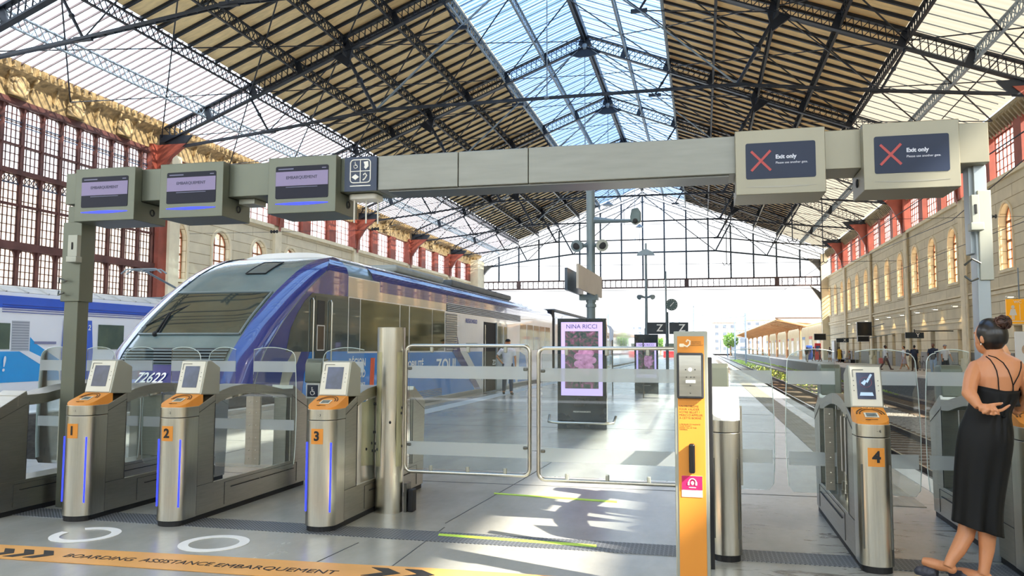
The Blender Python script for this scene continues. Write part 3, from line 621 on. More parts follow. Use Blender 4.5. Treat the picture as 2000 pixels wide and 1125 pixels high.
# ================================================================ ticket gates and gantry
frost = clear('frosted_band', (.9, .93, .93), .06, .55); pane_g = clear('gate_glass', (.90, .95, .96), .07)
glow = mat('blue_light', (.02, .035, 1), .3, emit=1.2); olive = mat('olive_grey_panel', '6c7064', .38, .55, .06, 3)
numpl = orange
def rrect(w_, h_, r, n=4, cx=0, cy=0):
    return [(cx + sx * (w_ / 2 - r) + r * math.cos(a0 + PI / 2 * i / n), cy + sy * (h_ / 2 - r) + r * math.sin(a0 + PI / 2 * i / n))
            for sx, sy, a0 in ((1, -1, -PI / 2), (1, 1, 0), (-1, 1, PI / 2), (-1, -1, PI)) for i in range(n + 1)]
def gate_root(label, x0, x1, yf, num=None, lit=False, wing=(0, 0), reader=True, hinge=True, acc=False, narrow=False, sideleft=True):
    """one gate cabinet, front column at yf, running back 2.15 m; x0..x1 its width"""
    xc = (x0 + x1) / 2; W = (x1 - x0) / 2
    r = root('ticket_gate', (xc, yf, 0), label, 'ticket gate', 'ticket gate cabinets across the platform entrance')
    # front column: half round front
    def foot(w_, d=.20): return [(-w_, d)] + [(-w_ * math.cos(PI * i / 12), .06 - .1 * math.sin(PI * i / 12) * (w_ / .12)) for i in range(13)] + [(w_, d)]
    c = MB(); c.prism(foot(W), 'Z', .045, .90); c.build('front_column', steel, r, smooth=False, bevel=.003)
    c = MB(); c.prism(foot(W + .001), 'Z', .905, .99)
    c.build('column_cap', steel, r, bevel=.003)
    MB().prism(foot(W - .012), 'Z', 0, .045).box(-W + .012, W - .012, .2, 2.13, 0, .045).build('plinth', black, r)
    # side profile of the cabinet (y,z)
    w2 = W - .004
    b = MB()
    lowp = [(.2, .045), (2.15, .045), (2.17, .30), (.2, .30)]
    b.prism(lowp, 'X', -w2, w2)                                      # base
    b.prism([(.2, .30), (.44, .30), (.44, 1.08), (.2, .99)], 'X', -w2, w2)     # front block
    b.prism([(1.82, .30), (2.17, .30), (2.2, .93), (1.85, 1.10), (1.82, 1.0)], 'X', -w2, w2)  # rear block
    b.build('cabinet', steel_h, r, bevel=.004)
    t_ = MB()                                                        # arched top rail
    n = 14; up = []; lo = []
    for i in range(n + 1):
        u = i / n; y = .44 + 1.5 * u; z = 1.08 + .075 * math.sin(PI * min(1, u * 1.25) ** .8) - .02 * u; up.append((y, z)); lo.append((y, z - .085 - .02 * abs(u - .5)))
    for i in range(n): t_.prism([lo[i], lo[i + 1], up[i + 1], up[i]], 'X', -w2 - .002, w2 + .002)
    t_.build('top_rail', steel_h, r)
    # side window glass between the rail and the base
    for sx in (1,): MB().add([(sx * (w2 - .012), .44, .3), (sx * (w2 - .012), 1.82, .3), (sx * (w2 - .012), 1.82, 1.02), (sx * (w2 - .012), 1.2, 1.07), (sx * (w2 - .012), .44, 1.0)], [(0, 1, 2, 3, 4)]).build('side_glass', pane_g, r)
    # seams, service hatch, slots
    for sx in (-1, 1):
        m_ = MB(); X = sx * (w2 + .001)
        for a, bq in (((.2, .06), (.2, .98)), ((.2, .93), (.44, 1.02)), ((.62, .07), (.62, .27)), ((.62, .27), (1.95, .27)), ((1.95, .07), (1.95, .27)), ((.44, .3), (.44, 1.0)), ((1.82, .3), (1.82, 1.0)), ((1.84, .98), (2.18, .84)), ((.2, .3), (.44, .3))):
            m_.bar((X, a[0], a[1]), (X, bq[0], bq[1]), .003, .006, (1, 0, 0))
        m_.build('panel_seam', mat('dark_seam', '3c3c3a', .6, 0, 0, 1), r)
        m_ = MB(); m_.bar((X, .72, .215), (X, 1.2, .215), .006, .018, (1, 0, 0)).bar((X, 1.23, .215), (X, 1.88, .215), .006, .018, (1, 0, 0)); m_.build('vent_slot', black, r)
    if hinge:
        for y in (1.02, 1.2):
            m_ = MB(); m_.cyl(0, y, .30, .42, .03, 14).cyl(0, y, .30, .35, .042, 14).cyl(0, y, .42, .92, .014, 10).cyl(0, y, .92, 1.02, .024, 12).cyl(0, y, 1.0, 1.08, .052, 16); m_.box(-.028, .028, y - .028, y + .028, .50, .95); m_.build('door_hinge', steel, r)
    # wings: glass leaves across the lane (dx sign, width)
    for sx, ln in wing:
        if not ln: continue
        X0 = sx * (W - .03); X1 = sx * (W + ln); y = 1.10
        wd_ = abs(X1 - X0); pts = [(X0, .33)] + [(X0 + (X1 - X0) * t_ * .8, 1.465 + .035 * math.sin(PI * (t_ * .75 + .12))) for t_ in [q_ / 8 for q_ in range(9)]] + [(X1 - sx * .07 * (1 - math.sin(a_)), 1.47 - .09 * (1 - math.cos(a_))) for a_ in [PI / 2 * q_ / 5 for q_ in range(6)]] + [(X1 + sx * .012, 1.15), (X1 + sx * .022, .85), (X1 + sx * .018, .55), (X1 + sx * .006, .38), (X1 - sx * .03, .33)]
        g = MB(); g.prism(pts, 'Y', y - .005, y + .005)
        gl = g.build('glass_wing', pane_g, r)
        for z0, z1 in (((.70, .80), (1.26, 1.365)) if xc < 0 else ((.55, .66), (1.21, 1.32))):
            MB().box(X0, X1 - sx * .0, y - .0065, y + .0065, z0, z1).build('frosted_band', frost, gl)
        e_ = MB(); e_.tube([(p_[0], y, p_[1]) for p_ in pts[1:-1]], .0035, 6); e_.build('polished_edge', mat('glass_edge', 'e4f0ec', .1, 0, 0, 1, spec=1), gl)
        h = MB(); h.box(X0 - .02, X0 + sx * .09, y - .014, y + .014, .36, 1.02)
        h.build('clamp_plate', steel_h, gl)
        h = MB()
        for z in (.42, .5, .62, .74, .86, .97): h.ball((X0 + sx * .05, y - .015, z), .007, 8, 6)
        h.build('clamp_bolt', steel, gl)
    if reader:
        # sloping orange validator top
        z0 = .99
        p = MB(); o_ = foot(W - .006, .26); n = len(o_)
        zt = lambda y: z0 + .003 + (y + .04) * .36
        p.add([(x, y, zt(y)) for x, y in o_] + [(x, y, z0 - .03) for x, y in o_], [tuple(range(n))] + [((i + 1) % n, i, i + n, (i + 1) % n + n) for i in range(n)]); vt = p.build('validator_top', orange, r)
        k = MB()
        for rr_ in (.075, .095):
            for i in range(10):
                a, b2 = PI * i / 10, PI * (i + 1) / 10
                A = (rr_ * math.cos(a) * .95, .115 + rr_ * math.sin(a)); Bq = (rr_ * math.cos(b2) * .95, .115 + rr_ * math.sin(b2))
                k.bar((A[0], A[1], zt(A[1]) + .002), (Bq[0], Bq[1], zt(Bq[1]) + .002), .009, .003)
        k.prism([(-.05, .03), (-.02, .045), (-.02, .015)], 'Z', zt(.03), zt(.03) + .004); k.bar((-.03, .03, zt(.03) + .003), (.03, .03, zt(.03) + .003), .004, .003)
        k.build('printed_arcs', mat('arc_brown', '5e3c1c', .5, 0, 0, 1), vt)
        MB().add([(-.045, .06, zt(.06) + .004), (.045, .06, zt(.06) + .004), (.045, .13, zt(.13) + .004), (-.045, .13, zt(.13) + .004)], [(0, 1, 2, 3)]).build('bezel', mat('bezel_cream', 'd9d4c4', .4, 0, 0, 1), vt, solid=.003)
        MB().add([(-.034, .068, zt(.068) + .007), (.034, .068, zt(.068) + .007), (.034, .118, zt(.118) + .007), (-.034, .118, zt(.118) + .007)], [(0, 1, 2, 3)]).build('scan_window', mat('scan_glass', '6c7470', .15, 0, .2, 30), vt, solid=.002)
        # screen head: tilted housing
        h = MB(); h.prism([(.22, 1.085), (.5, 1.07), (.5, 1.32), (.36, 1.385), (.30, 1.38)], 'X', -W + .0, W + .0)
        hd = h.build('screen_head', alu, r, bevel=.012, seg=3)
        A = Vector((0, .22, 1.085)); Bq = Vector((0, .30, 1.38)); d = (Bq - A); nn = Vector((0, -d.z, d.y)).normalized()
        def fp(u, v, off): q = A + d * v + nn * off; return (u * W, q.y, q.z)
        f_ = MB(); f_.add([fp(-.9, .04, .003), fp(.9, .04, .003), fp(.9, .97, .003), fp(-.9, .97, .003)], [(0, 1, 2, 3)]); f_.build('front_frame', mat('cream_bezel', 'd6d3c4', .4, 0, .04, 3), hd, solid=.006)
        f_ = MB(); f_.add([fp(-.55, .2, .008), fp(.55, .2, .008), fp(.55, .83, .008), fp(-.55, .83, .008)], [(0, 1, 2, 3)]); f_.build('screen', mat('reader_screen', '39405a', .1, 0, .3, 9, emit=.12, c2='20242e'), hd, solid=.003)
        f_ = MB()
        for v in (.4, .52, .64):
            for u in (-.74, .74): f_.ball(fp(u, v, .008), .0035, 6, 4)
        f_.bar(fp(-.75, .9, .008), fp(-.1, .9, .008), .004, .004).bar(fp(-.75, .9, .008), fp(-.75, .72, .008), .004, .004); f_.build('status_marks', steel_d, hd)
        if num == '4':
            f_ = MB()
            for i in range(14):
                a, b2 = 2 * PI * i / 14, 2 * PI * (i + 1) / 14; f_.bar(fp(.36 * math.cos(a), .6 + .12 * math.sin(a), .0105), fp(.36 * math.cos(b2), .6 + .12 * math.sin(b2), .0105), .003, .002)
            f_.build('pictogram_ring', mat('pict_red', '7a4450', .4, 0, 0, 1, emit=.2), hd)
            f_ = MB(); f_.add([fp(.0, .62, .011), fp(.1, .58, .011), fp(.42, .78, .011), fp(.3, .8, .011)], [(0, 1, 2, 3)]); f_.add([fp(-.3, .58, .011), fp(-.1, .52, .011), fp(.05, .62, .011), fp(-.05, .66, .011)], [(0, 1, 2, 3)]); f_.add([fp(-.42, .28, .011), fp(.42, .28, .011), fp(.36, .36, .011), fp(-.36, .36, .011)], [(0, 1, 2, 3)]); f_.build('pictogram_hand', mat('pict_pale', '9db6cf', .4, 0, 0, 1, emit=.3), hd)
            text('printed_word', 'SCAN', .032, mat('scan_orange', 'f7b25c', .4, 0, 0, 1, emit=.2), r, (0, .205, zt(.2) + .006), (PI * .12, 0, 0), ext=.0006)
    else:
        # plain rear-facing unit: white sloping top
        p = MB(); o_ = foot(W - .002, .26); n = len(o_)
        zt = lambda y: .99 + (y + .04) * .75
        p.add([(x, y, zt(y)) for x, y in o_] + [(x, y, .96) for x, y in o_], [tuple(range(n))] + [((i + 1) % n, i, i + n, (i + 1) % n + n) for i in range(n)]); p.build('sloping_top', mat('white_lid', 'e9e8e0', .35, 0, .03, 2), r)
    if num:
        pl = MB(); wd = .105
        pl.box(-wd / 2 - (.0 if num != '4' else 0), wd / 2, -.0, .0, .70, .825); nn_ = []
        pl = MB(); pl.grid(lambda u, v: ((u - .5) * wd, .06 - .1 * math.sqrt(max(0, 1 - (((u - .5) * wd) / W) ** 2)) * (W / .12) - .0025, .71 + .125 * v), 8, 1); q = pl.build('number_plate', orange, r, solid=.002)
        text('numeral', num, .105, black, q, (0, .06 - .1 * (W / .12) - .006, .772), ext=.001, font_off=.0035)
        text('numeral', '· ' + num, .028, black, r, (.02, .06 - .1 * (W / .12) - .004, .945), ext=.0006)
    for sx in (-1, 1):
        xs_ = sx * W * .80; ys_ = .06 - .1 * .6 * (W / .12) - .004; m_ = MB(); m_.bar((xs_, ys_, .16), (xs_, ys_, .72), .012, .006, (0, 1, 0)); m_.build('light_strip', glow if lit else mat('strip_groove', '55554f', .5, 0, 0, 1), r)
    # rear screen head seen from behind
    if xc > 0: h = MB(); h.prism([(1.84, 1.08), (2.08, 1.02), (2.08, 1.33), (2.02, 1.36), (1.9, 1.36), (1.86, 1.33)], 'X', -W + .02, W - .02); hh = h.build('rear_head', olive, r, bevel=.015, seg=3)
    if acc:
        q = MB().box(W + .0, W + .004, 1.72, 1.9, .94, 1.10).build('wheelchair_sign', mat('sign_frame', 'c9cac4', .4, 0, 0, 1), r)
        MB().box(W + .004, W + .006, 1.735, 1.885, .955, 1.085).build('sign_face', mat('sign_navy', '20263a', .4, 0, 0, 1), q)
    return r
gates = [
    ('leftmost steel gate cabinet, cut off by the picture edge, with no number showing', -6.27, -6.0, 5.72, None, True, ((1, .32), (-1, .3)), False),
    ('steel ticket gate cabinet with orange plate one, beside the left gantry post', -5.46, -5.18, 5.95, '1', True, ((-1, .30), (1, .30)), True),
    ('steel ticket gate cabinet with orange plate two, between plates one and three', -4.53, -4.27, 5.97, '2', True, ((-1, .27), (1, .42)), True),
    ('steel ticket gate cabinet with orange plate three, beside the thick round pillar', -3.22, -2.95, 6.10, '3', True, ((-1, .40), (1, 0)), True),
    ('steel gate cabinet with plain white sloping lid behind the orange help point', .045, .255, 5.95, None, False, ((1, .30),), False),
    ('steel ticket gate cabinet with orange plate four, left of the woman in black', 1.02, 1.24, 5.89, '4', False, ((-1, .34), (1, .42)), True),
    ('steel ticket gate cabinet beside the woman in black, its plate hidden', 2.02, 2.24, 5.89, None, False, ((-1, .28),), True)]
for i, (lab, x0, x1, yf, num, lit, wg, rd) in enumerate(gates):
    g0 = gate_root(lab, x0, x1, yf, num, lit, wg, rd)
    if i == 0: g0.rotation_euler = (0, 0, PI); g0.location.y = 7.94; [bpy.data.objects.remove(c) for c in list(g0.children) if c.name.startswith('sloping_top')]
# wheelchair sign on the rear of gate 2's neighbour (stands between lanes)
r = root('accessible_lane_sign', (-4.09, 7.9, 0), 'small navy wheelchair pictogram on a steel stand behind gate 2', 'sign')
MB().box(-.078, .078, .02, .14, .0, 1.14).build('stand', steel_h, r, bevel=.01); MB().prism([(.0, 1.12), (.16, 1.12), (.16, 1.38), (.04, 1.38), (0, 1.32)], 'X', -.1, .1).build('rear_head', olive, r, bevel=.015, seg=3); MB().box(-.078, .078, -.002, .02, .955, 1.115).build('sign_frame', mat('sign_frame', 'c9cac4', .4, 0, 0, 1), r); q = MB().box(-.062, .062, -.006, 0, .972, 1.098).build('sign_face', mat('sign_navy', '20263a', .4, 0, 0, 1), r)
def wheelchair(mb, cx, y, cz_, s):
    mb.ball((cx - .1 * s, y, cz_ + .78 * s), (.13 * s, .003, .13 * s), 10, 6)
    mb.bar((cx - .1 * s, y, cz_ + .6 * s), (cx - .05 * s, y, cz_ + .05 * s), .15 * s, .004, (0, 1, 0)); mb.bar((cx - .05 * s, y, cz_ + .05 * s), (cx + .35 * s, y, cz_ + .05 * s), .14 * s, .004, (0, 1, 0)); mb.bar((cx + .35 * s, y, cz_ + .08 * s), (cx + .5 * s, y, cz_ - .45 * s), .13 * s, .004, (0, 1, 0)); mb.bar((cx - .1 * s, y, cz_ + .35 * s), (cx + .25 * s, y, cz_ + .35 * s), .1 * s, .004, (0, 1, 0))
    for i in range(9):
        a, b = PI * .75 + i * PI * 1.2 / 9, PI * .75 + (i + 1) * PI * 1.2 / 9; mb.bar((cx + .42 * s * math.cos(a), y, cz_ - .2 * s + .42 * s * math.sin(a)), (cx + .42 * s * math.cos(b), y, cz_ - .2 * s + .42 * s * math.sin(b)), .1 * s, .004, (0, 1, 0))
    return mb
wheelchair(MB(), 0, -.008, 1.025, .055).build('pictogram', white, q)
# rear cabinet behind the steel cylinder and its black edge
r = root('gate_pillar', (-2.83, 7.0, 0), 'thick round brushed steel pillar with scratched tape and dents', 'pillar')
c = MB(); c.grid(lambda u, v: ((.128 - .006 * max(0, 1 - abs(v - .45) * 9) * max(0, math.cos(2 * PI * u - 5.4)) * 2) * math.cos(2 * PI * u), (.128 - .006 * max(0, 1 - abs(v - .45) * 9) * 2 * max(0, math.cos(2 * PI * u - 5.4))) * math.sin(2 * PI * u), 1.69 * v), 40, 30, True); c.cyl(0, 0, 1.685, 1.69, .128, 40); c.build('pillar_tube', steel, r, smooth=True)
c = MB()
c.grid(lambda u, v: (.1295 * math.cos(-PI + .25 + u * 1.0), .1295 * math.sin(-PI + .25 + u * 1.0), .42 + 1.04 * v), 8, 1); c.grid(lambda u, v: (.1295 * math.cos(-.75 + u * .5), .1295 * math.sin(-.75 + u * .5), .42 + 1.04 * v), 8, 1)
c.build('tape_film', mat('yellowed_tape', 'b9b694', .35, .6, .12, 4), r)
c = MB()
for a, z in ((-PI + .3, .98), (-PI + .42, .55), (-PI + .5, .62), (-PI + .32, .72), (-PI + .9, .57), (-.35, .9), (-.3, .95), (-.25, .6), (-1.2, .82)):
    c.ball((.130 * math.cos(a), .130 * math.sin(a), z), (.012, .004, .014), 7, 5)
c.build('adhesive_residue', black, r)
# big glass swing gates
def swing(x0, x1, y, z0, z1, lab, closed_right=True):
    r = root('swing_gate', (x0, y, 0), lab, 'glass gate', 'wide glass swing gates between the pillar and the help point')
    W = x1 - x0; R_ = .06; o_ = rrect(W, z1 - z0, R_, 5, W / 2, (z0 + z1) / 2)
    pts = [(a, 0, b) for a, b in o_]; pts.append(pts[0]); MB().tube(pts, .017, 10, False).build('tube_frame', steel, r, smooth=True)
    g = MB().box(.03, W - .03, -.005, .005, z0 + .03, z1 - .05).build('glass_panel', pane_g, r)
    for a, b in ((z0 + .10, z0 + .245), (z1 - .46 + .11, z1 - .46 + .27)): pass
    H_ = z1 - z0
    MB().box(.02, W - .02, -.007, .007, z0 + .155, z0 + .275).build('frosted_band', frost, g); MB().box(.02, W - .02, -.007, .007, z0 + .85, z0 + .965).build('frosted_band', frost, g)
    for x_, z_ in ((.02, z0 + .245), (W - .02, z0 + .245), (.02, z0 + .94), (W - .02, z0 + .94)): MB().box(x_ - .0, x_ + (.04 if x_ < W / 2 else -.04), -.014, .014, z_ - .014, z_ + .014).build('glass_clamp', steel_d, r, bevel=.008)
    for x_ in (.25, .6, .95):
        for z_ in (z0 + .035, z1 - .035): MB().box(x_ - .016, x_ + .016, -.014, .014, z_ - .028, z_ + .028).build('glass_clamp', alu, r, bevel=.008)
    return r
swing(-2.68, -1.505, 7.0, .37, 1.52, 'left glass swing gate in a steel tube frame, next to the steel pillar')
swing(-1.405, -.16, 6.9, .36, 1.50, 'right glass swing gate in a steel tube frame, next to the orange help point')
r = root('floor_stop', (-2.62, 7.0, 0), 'small black floor stop beside the round steel pillar', 'floor stop'); MB().box(-.03, .02, .0, .1, 0, .2).build('stop_block', black, r, bevel=.008); MB().box(-.06, -.035, -.02, .1, .0, .26).build('stop_plate', steel_d, r)
# orange assistance help point
r = root('help_point', (-.07, 4.95, 0), 'tall orange assistance column with intercom and wireless symbol card', 'help point')
MB().box(-.1, .1, .0, .17, 0, 1.605).build('column_body', alu, r, bevel=.006)
MB().box(-.079, .079, -.004, .0, .02, 1.575).build('front_panel', orange, r, bevel=.002)
q = MB().box(-.083, .075, -.03, -.004, 1.20, 1.475).build('intercom', mat('intercom_surround', '3a3c40', .35, .2, .1, 4), r, bevel=.01)
fr = MB(); fr.grid(lambda u, v: ((u - .5) * .13 - .004, -.032 - .008 * math.cos(PI * (v - .5)), 1.215 + .245 * v), 4, 8); fr.build('intercom_plate', steel_h, q)
m_ = MB().cyl(0, 0, 0, .006, .012, 14); m_.xf(Matrix.Translation((-.004, -.036, 1.375)) @ Matrix.Rotation(PI / 2, 4, 'X')); m_.build('call_button', mat('white_button', 'ececea', .3, 0, 0, 1), q)
MB().box(-.03, .026, -.046, -.04, 1.295, 1.312).build('name_strip', mat('pale_label', 'd9e0e0', .4, 0, .1, 40), q)
dots = MB()
for x_, z_ in ((-.025, 1.33), (0, 1.33), (.02, 1.33), (-.004, 1.28), (-.03, 1.375), (.025, 1.375), (-.004, 1.235)): dots.ball((x_, -.041, z_), .0045, 6, 4)
dots.build('speaker_holes', steel_d, q)
brown = mat('print_brown', '5a3a14', .5, 0, 0, 1)
text('printed_text', 'UN PROBLÈME\nPOUR VALIDER\nVOTRE BILLET ?\nMERCI D’APPELER\nÀ CETTE BORNE', .0175, brown, r, (-.072, -.0043, 1.118), align='LEFT', ext=.0002)
text('printed_text', 'A PROBLEM TO VALIDATE\nYOUR TICKET ?\nPLEASE CALL AT THIS\nTERMINAL', .0105, brown, r, (-.072, -.0043, 1.03), align='LEFT', ext=.0002)
text('printed_text', 'BOARDING\nASSISTANCE\nEMBARQUEMENT', .0105, brown, r, (.034, -.0043, 1.53), ext=.0002)
m_ = MB(); m_.prism(rrect(.03, .02, .006, 3, -.052, 1.52), 'Y', -.007, -.004)
m_.tube([(-.04, -.006, 1.52), (-.02, -.006, 1.512), (-.005, -.006, 1.525), (-.003, -.006, 1.545), (-.018, -.006, 1.552), (-.025, -.006, 1.54)], .006, 6); m_.build('hand_symbol', mat('symbol_cream', 'fbe9cc', .5, 0, 0, 1), r)
MB().box(-.018, .018, -.05, -.004, .76, .935).build('handle', mat('black_handle', '141416', .3, 0, .1, 4), r, bevel=.012, seg=3)
q = MB().box(-.062, .058, -.007, -.004, .618, .742).build('symbol_card', mat('white_card', 'f0ecec', .5, 0, 0, 1), r); MB().box(-.062, .058, -.009, -.007, .66, .742).build('card_panel', mat('magenta', 'c01a5c', .5, 0, 0, 1), q)
m_ = MB(); m_.tube([(.022 * math.cos(a * PI / 8), -.0105, .702 + .024 * math.sin(a * PI / 8)) for a in range(9)], .003, 6).box(-.027, -.017, -.012, -.009, .688, .706).box(.017, .027, -.012, -.009, .688, .706).ball((0, -.0095, .7), (.009, .003, .012), 8, 6).box(-.02, .02, -.011, -.009, .672, .676); m_.build('headset_symbol', white, q)
r = root('black_gate_post', (.05, 5.72, 0), 'slim black upright post beside the orange help point', 'post'); MB().box(-.03, .012, 0, .1, 0, 1.44).build('post', black, r, bevel=.004)
# tactile drain grille in front, green guide lines, rings, orange band
def chequer():
    m = mat('chequer_plate', '75777a', .5, .6, .1, 3); n = m.node_tree; t = n.nodes['Texture Coordinate']; v = n.nodes.new('ShaderNodeTexBrick'); v.inputs['Scale'].default_value = 11; v.inputs['Mortar Size'].default_value = .06
    mp = n.nodes.new('ShaderNodeMapping'); mp.inputs['Rotation'].default_value = (0, 0, .78); n.links.new(t.outputs['Object'], mp.inputs[0]); n.links.new(mp.outputs[0], v.inputs[0]); bp = n.nodes.new('ShaderNodeBump'); bp.inputs['Strength'].default_value = 1; bp.inputs['Distance'].default_value = .02; bp.invert = True; n.links.new(v.outputs['Fac'], bp.inputs['Height']); n.links.new(bp.outputs[0], n.nodes['Principled BSDF'].inputs['Normal']); 
    mx = n.nodes.new('ShaderNodeMixRGB'); mx.inputs[1].default_value = hexc('4d5054'); mx.inputs[2].default_value = hexc('8d9094'); n.links.new(v.outputs['Fac'], mx.inputs[0]); n.links.new(mx.outputs[0], n.nodes['Principled BSDF'].inputs['Base Color']); return m
o = MB().box(-9, 4.0, 6.0, 6.32, 0, .004).build('drain_cover', chequer()); tag(o, 'long strip of chequered metal drain cover under the ticket gates', 'drain cover')
green = mat('green_tape', 'c4e84f', .5, 0, .05, 3)
def P(px, py, z=0.):
    d = RW @ Vector((px - 1000, 562.5 - py, -1555)); t = (z - 1.5) / d.z; return Vector((d.x * t, d.y * t, z))
def floorquad(name, pts, m, lab, cat, z=.005, grp=None):
    q = [P(*p) for p in pts]; o = MB().add([(p.x, p.y, z) for p in q] + [(p.x, p.y, .0005) for p in q], [tuple(range(len(q)))] + [(i, (i + 1) % len(q), (i + 1) % len(q) + len(q), i + len(q)) for i in range(len(q))]).build(name, m); return tag(o, lab, cat, grp)
floorquad('floor_tape', [(858, 1043), (1165, 1065), (1165, 1070), (855, 1047)], green, 'yellow green tape line on the floor just before the drain cover', 'tape')
floorquad('floor_tape', [(965, 963), (1205, 979), (1205, 982), (965, 965)], green, 'thin yellow green tape line on the floor behind the drain cover', 'tape')
dk = mat('joint_dark', '55585a', .8, 0, .1, 3)
j = MB()
for a, b in (((870, 1022), (1032, 930)), ((740, 1125), (868, 1030)), ((1032, 930), (1090, 895)), ((560, 1125), (700, 1060)), ((650, 930), (760, 900))):
    A = P(*a); Bq = P(*b); MB().bar((A.x, A.y, .001), (Bq.x, Bq.y, .001), .008, .003).build('floor_joint', dk, FLOOR)
for y in (8.6, 11.5, 15, 19, 24, 30): MB().bar((-6.1, y, .001), (1.5, y + .15, .001), .008, .003).build('floor_joint', dk, FLOOR)
for i, (x_, y_, lab) in enumerate(((-4.82, 5.53, 'worn white ring painted on the floor in front of gate 1'), (-3.66, 5.53, 'white ring painted on the floor in front of gate 2'), (-6.1, 5.5, 'faint worn white ring on the floor near the leftmost gate'))):
    g = MB(); g.grid(lambda u, v: ((.185 + .075 * v) * math.cos(u * 5.6 + 3.0) * 1.0, (.185 + .075 * v) * math.sin(u * 5.6 + 3.0), 0), 40, 1) if i == 0 else g.grid(lambda u, v: ((.185 + .075 * v) * math.cos(u * 2 * PI), (.185 + .075 * v) * math.sin(u * 2 * PI), 0), 40, 1, True)
    o = g.build('floor_ring', white if i < 2 else mat('faint_white', 'b9bcbd', .5, 0, .1, 4), solid=.004); o.location = (x_, y_, .003); tag(o, lab, 'floor ring', 'white rings painted before the gates')
# orange band with lettering
r = root('floor_band', (0, 0, 0), 'orange floor band lettered boarding assistance with black chevrons', 'floor band')
e0 = [P(-60, 1061), P(0, 1065), P(205, 1076), P(430, 1088), P(680, 1103), P(840, 1111), P(1010, 1122), P(1200, 1134)]; e1 = [P(-60, 1088), P(0, 1092), P(190, 1104), P(420, 1120), P(640, 1135), P(800, 1146), P(980, 1160), P(1180, 1175)]
g = MB(); n = len(e0); g.add([(p.x, p.y, .004) for p in e0] + [(p.x, p.y, .004) for p in e1], [(i, i + 1, i + 1 + n, i + n) for i in range(n - 1)]); g.build('band', mat('floor_orange', 'e3a65c', .45, 0, .12, 3), r, solid=.004)
dirv = (P(640, 1118) - P(200, 1090)); ang = math.atan2(dirv.y, dirv.x)
def onband(px, py, z=.0075): q = P(px, py); q.z = z; return q
text('floor_lettering', 'BOARDING', .118, black, r, onband(194, 1091), (0, 0, ang), ext=.0006, sx=.92); text('floor_lettering', 'ASSISTANCE', .118, black, r, onband(345, 1100), (0, 0, ang), ext=.0006, sx=.84); text('floor_lettering', 'EMBARQUEMENT', .118, black, r, onband(537, 1113), (0, 0, ang), ext=.0006, sx=.97)
for i, px_ in enumerate((8, 46, 84, 725, 790)):
    base_ = onband(px_, 1073 + px_ * .052, .007); u = Vector((math.cos(ang), math.sin(ang), 0)); v = Vector((-u.y, u.x, 0)); k = MB(); w_ = .11
    c_w = .085 if i < 3 else .12; pts = [base_ + v * w_ * .9, base_ + v * w_ * .9 + u * c_w, base_ + u * c_w * 2, base_ - v * w_ * .9 + u * c_w, base_ - v * w_ * .9, base_ + u * c_w]
    k.add([tuple(p - v * .09) for p in pts], [(0, 1, 2, 5), (5, 2, 3, 4)]); k.build('chevron', mat('chevron_black', '2b2620', .6, 0, .2, 5), r, solid=.003)
# gantry
r = root('entrance_gantry', (-2, 6.5, 0), 'long grey sheet metal gantry spanning the gates on two posts', 'gantry')
def wb(mb, name, m, par, **k): return mb.build(name, m, par, world=True, **k)
def beam(x0, x1, m, nm='beam_section'): return wb(MB().box(x0, x1, 6.30, 6.67, 2.848, 3.145), nm, m, r, bevel=.006)
beam(-5.875, -4.68, olive); beam(-4.675, -2.70, olive); bs = mat('beam_aluminium', '82837c', .36, .5, .08, 3, stretch=(1, 1, 8)); beam(-2.695, -1.975, bs); beam(-1.97, -1.372, bs); beam(-1.368, .30, bs); beam(.305, 2.035, mat('beam_aluminium_warm', '8d8978', .36, .45, .04, 3))
wb(MB().box(-2.6, .22, 6.33, 6.64, 2.835, 2.85), 'soffit_strip', steel_d, r)
pm_ = mat('blue_grey_post', '9aa3a8', .35, .5, .05, 3)
wb(MB().box(-5.93, -5.775, 6.40, 6.54, 0, 2.85), 'post', olive, r, bevel=.006); wb(MB().box(-5.96, -5.75, 6.38, 6.56, 1.93, 2.69), 'post_cladding', olive, r, bevel=.006)
wb(MB().box(1.955, 2.04, 6.40, 6.54, 0, 2.85), 'post', pm_, r, bevel=.006); wb(MB().box(1.93, 2.055, 6.44, 6.56, 2.2, 2.85), 'post_cladding', pm_, r, bevel=.006); wb(MB().box(1.97, 2.06, 6.38, 6.57, 2.0, 2.66), 'post_cladding', alu, r, bevel=.006)
for x0_, x1_, z0_, z1_ in ((-5.855, -5.75, 2.30, 2.56), (1.915, 1.965, 2.36, 2.62)):
    q = wb(MB().box(x0_, x1_, 6.33, 6.38, z0_, z1_), 'junction_box', alu, r, bevel=.004); xm_ = (x0_ + x1_) / 2; wb(MB().box(xm_ - .009, xm_ + .009, 6.324, 6.33, z0_ + .12, z0_ + .19), 'slot', black, q, bevel=.006)
    wb(MB().box(x0_ + .01 if x0_ < 0 else x0_ - .02, x1_ + .02, 6.30, 6.38, z0_ - .005, z0_ + .055), 'sensor_box', alu, r, bevel=.008)
for x_ in (-5.86, 1.96): wb(MB().tube([(x_ - .1, 6.36, 2.11), (x_ - .06, 6.32, 2.15), (x_, 6.34, 2.12)], .008, 6).tube([(x_ - .1, 6.36, 2.03), (x_ - .07, 6.32, 1.99), (x_ - .02, 6.34, 2.01)], .008, 6), 'bracket', steel_d, r)
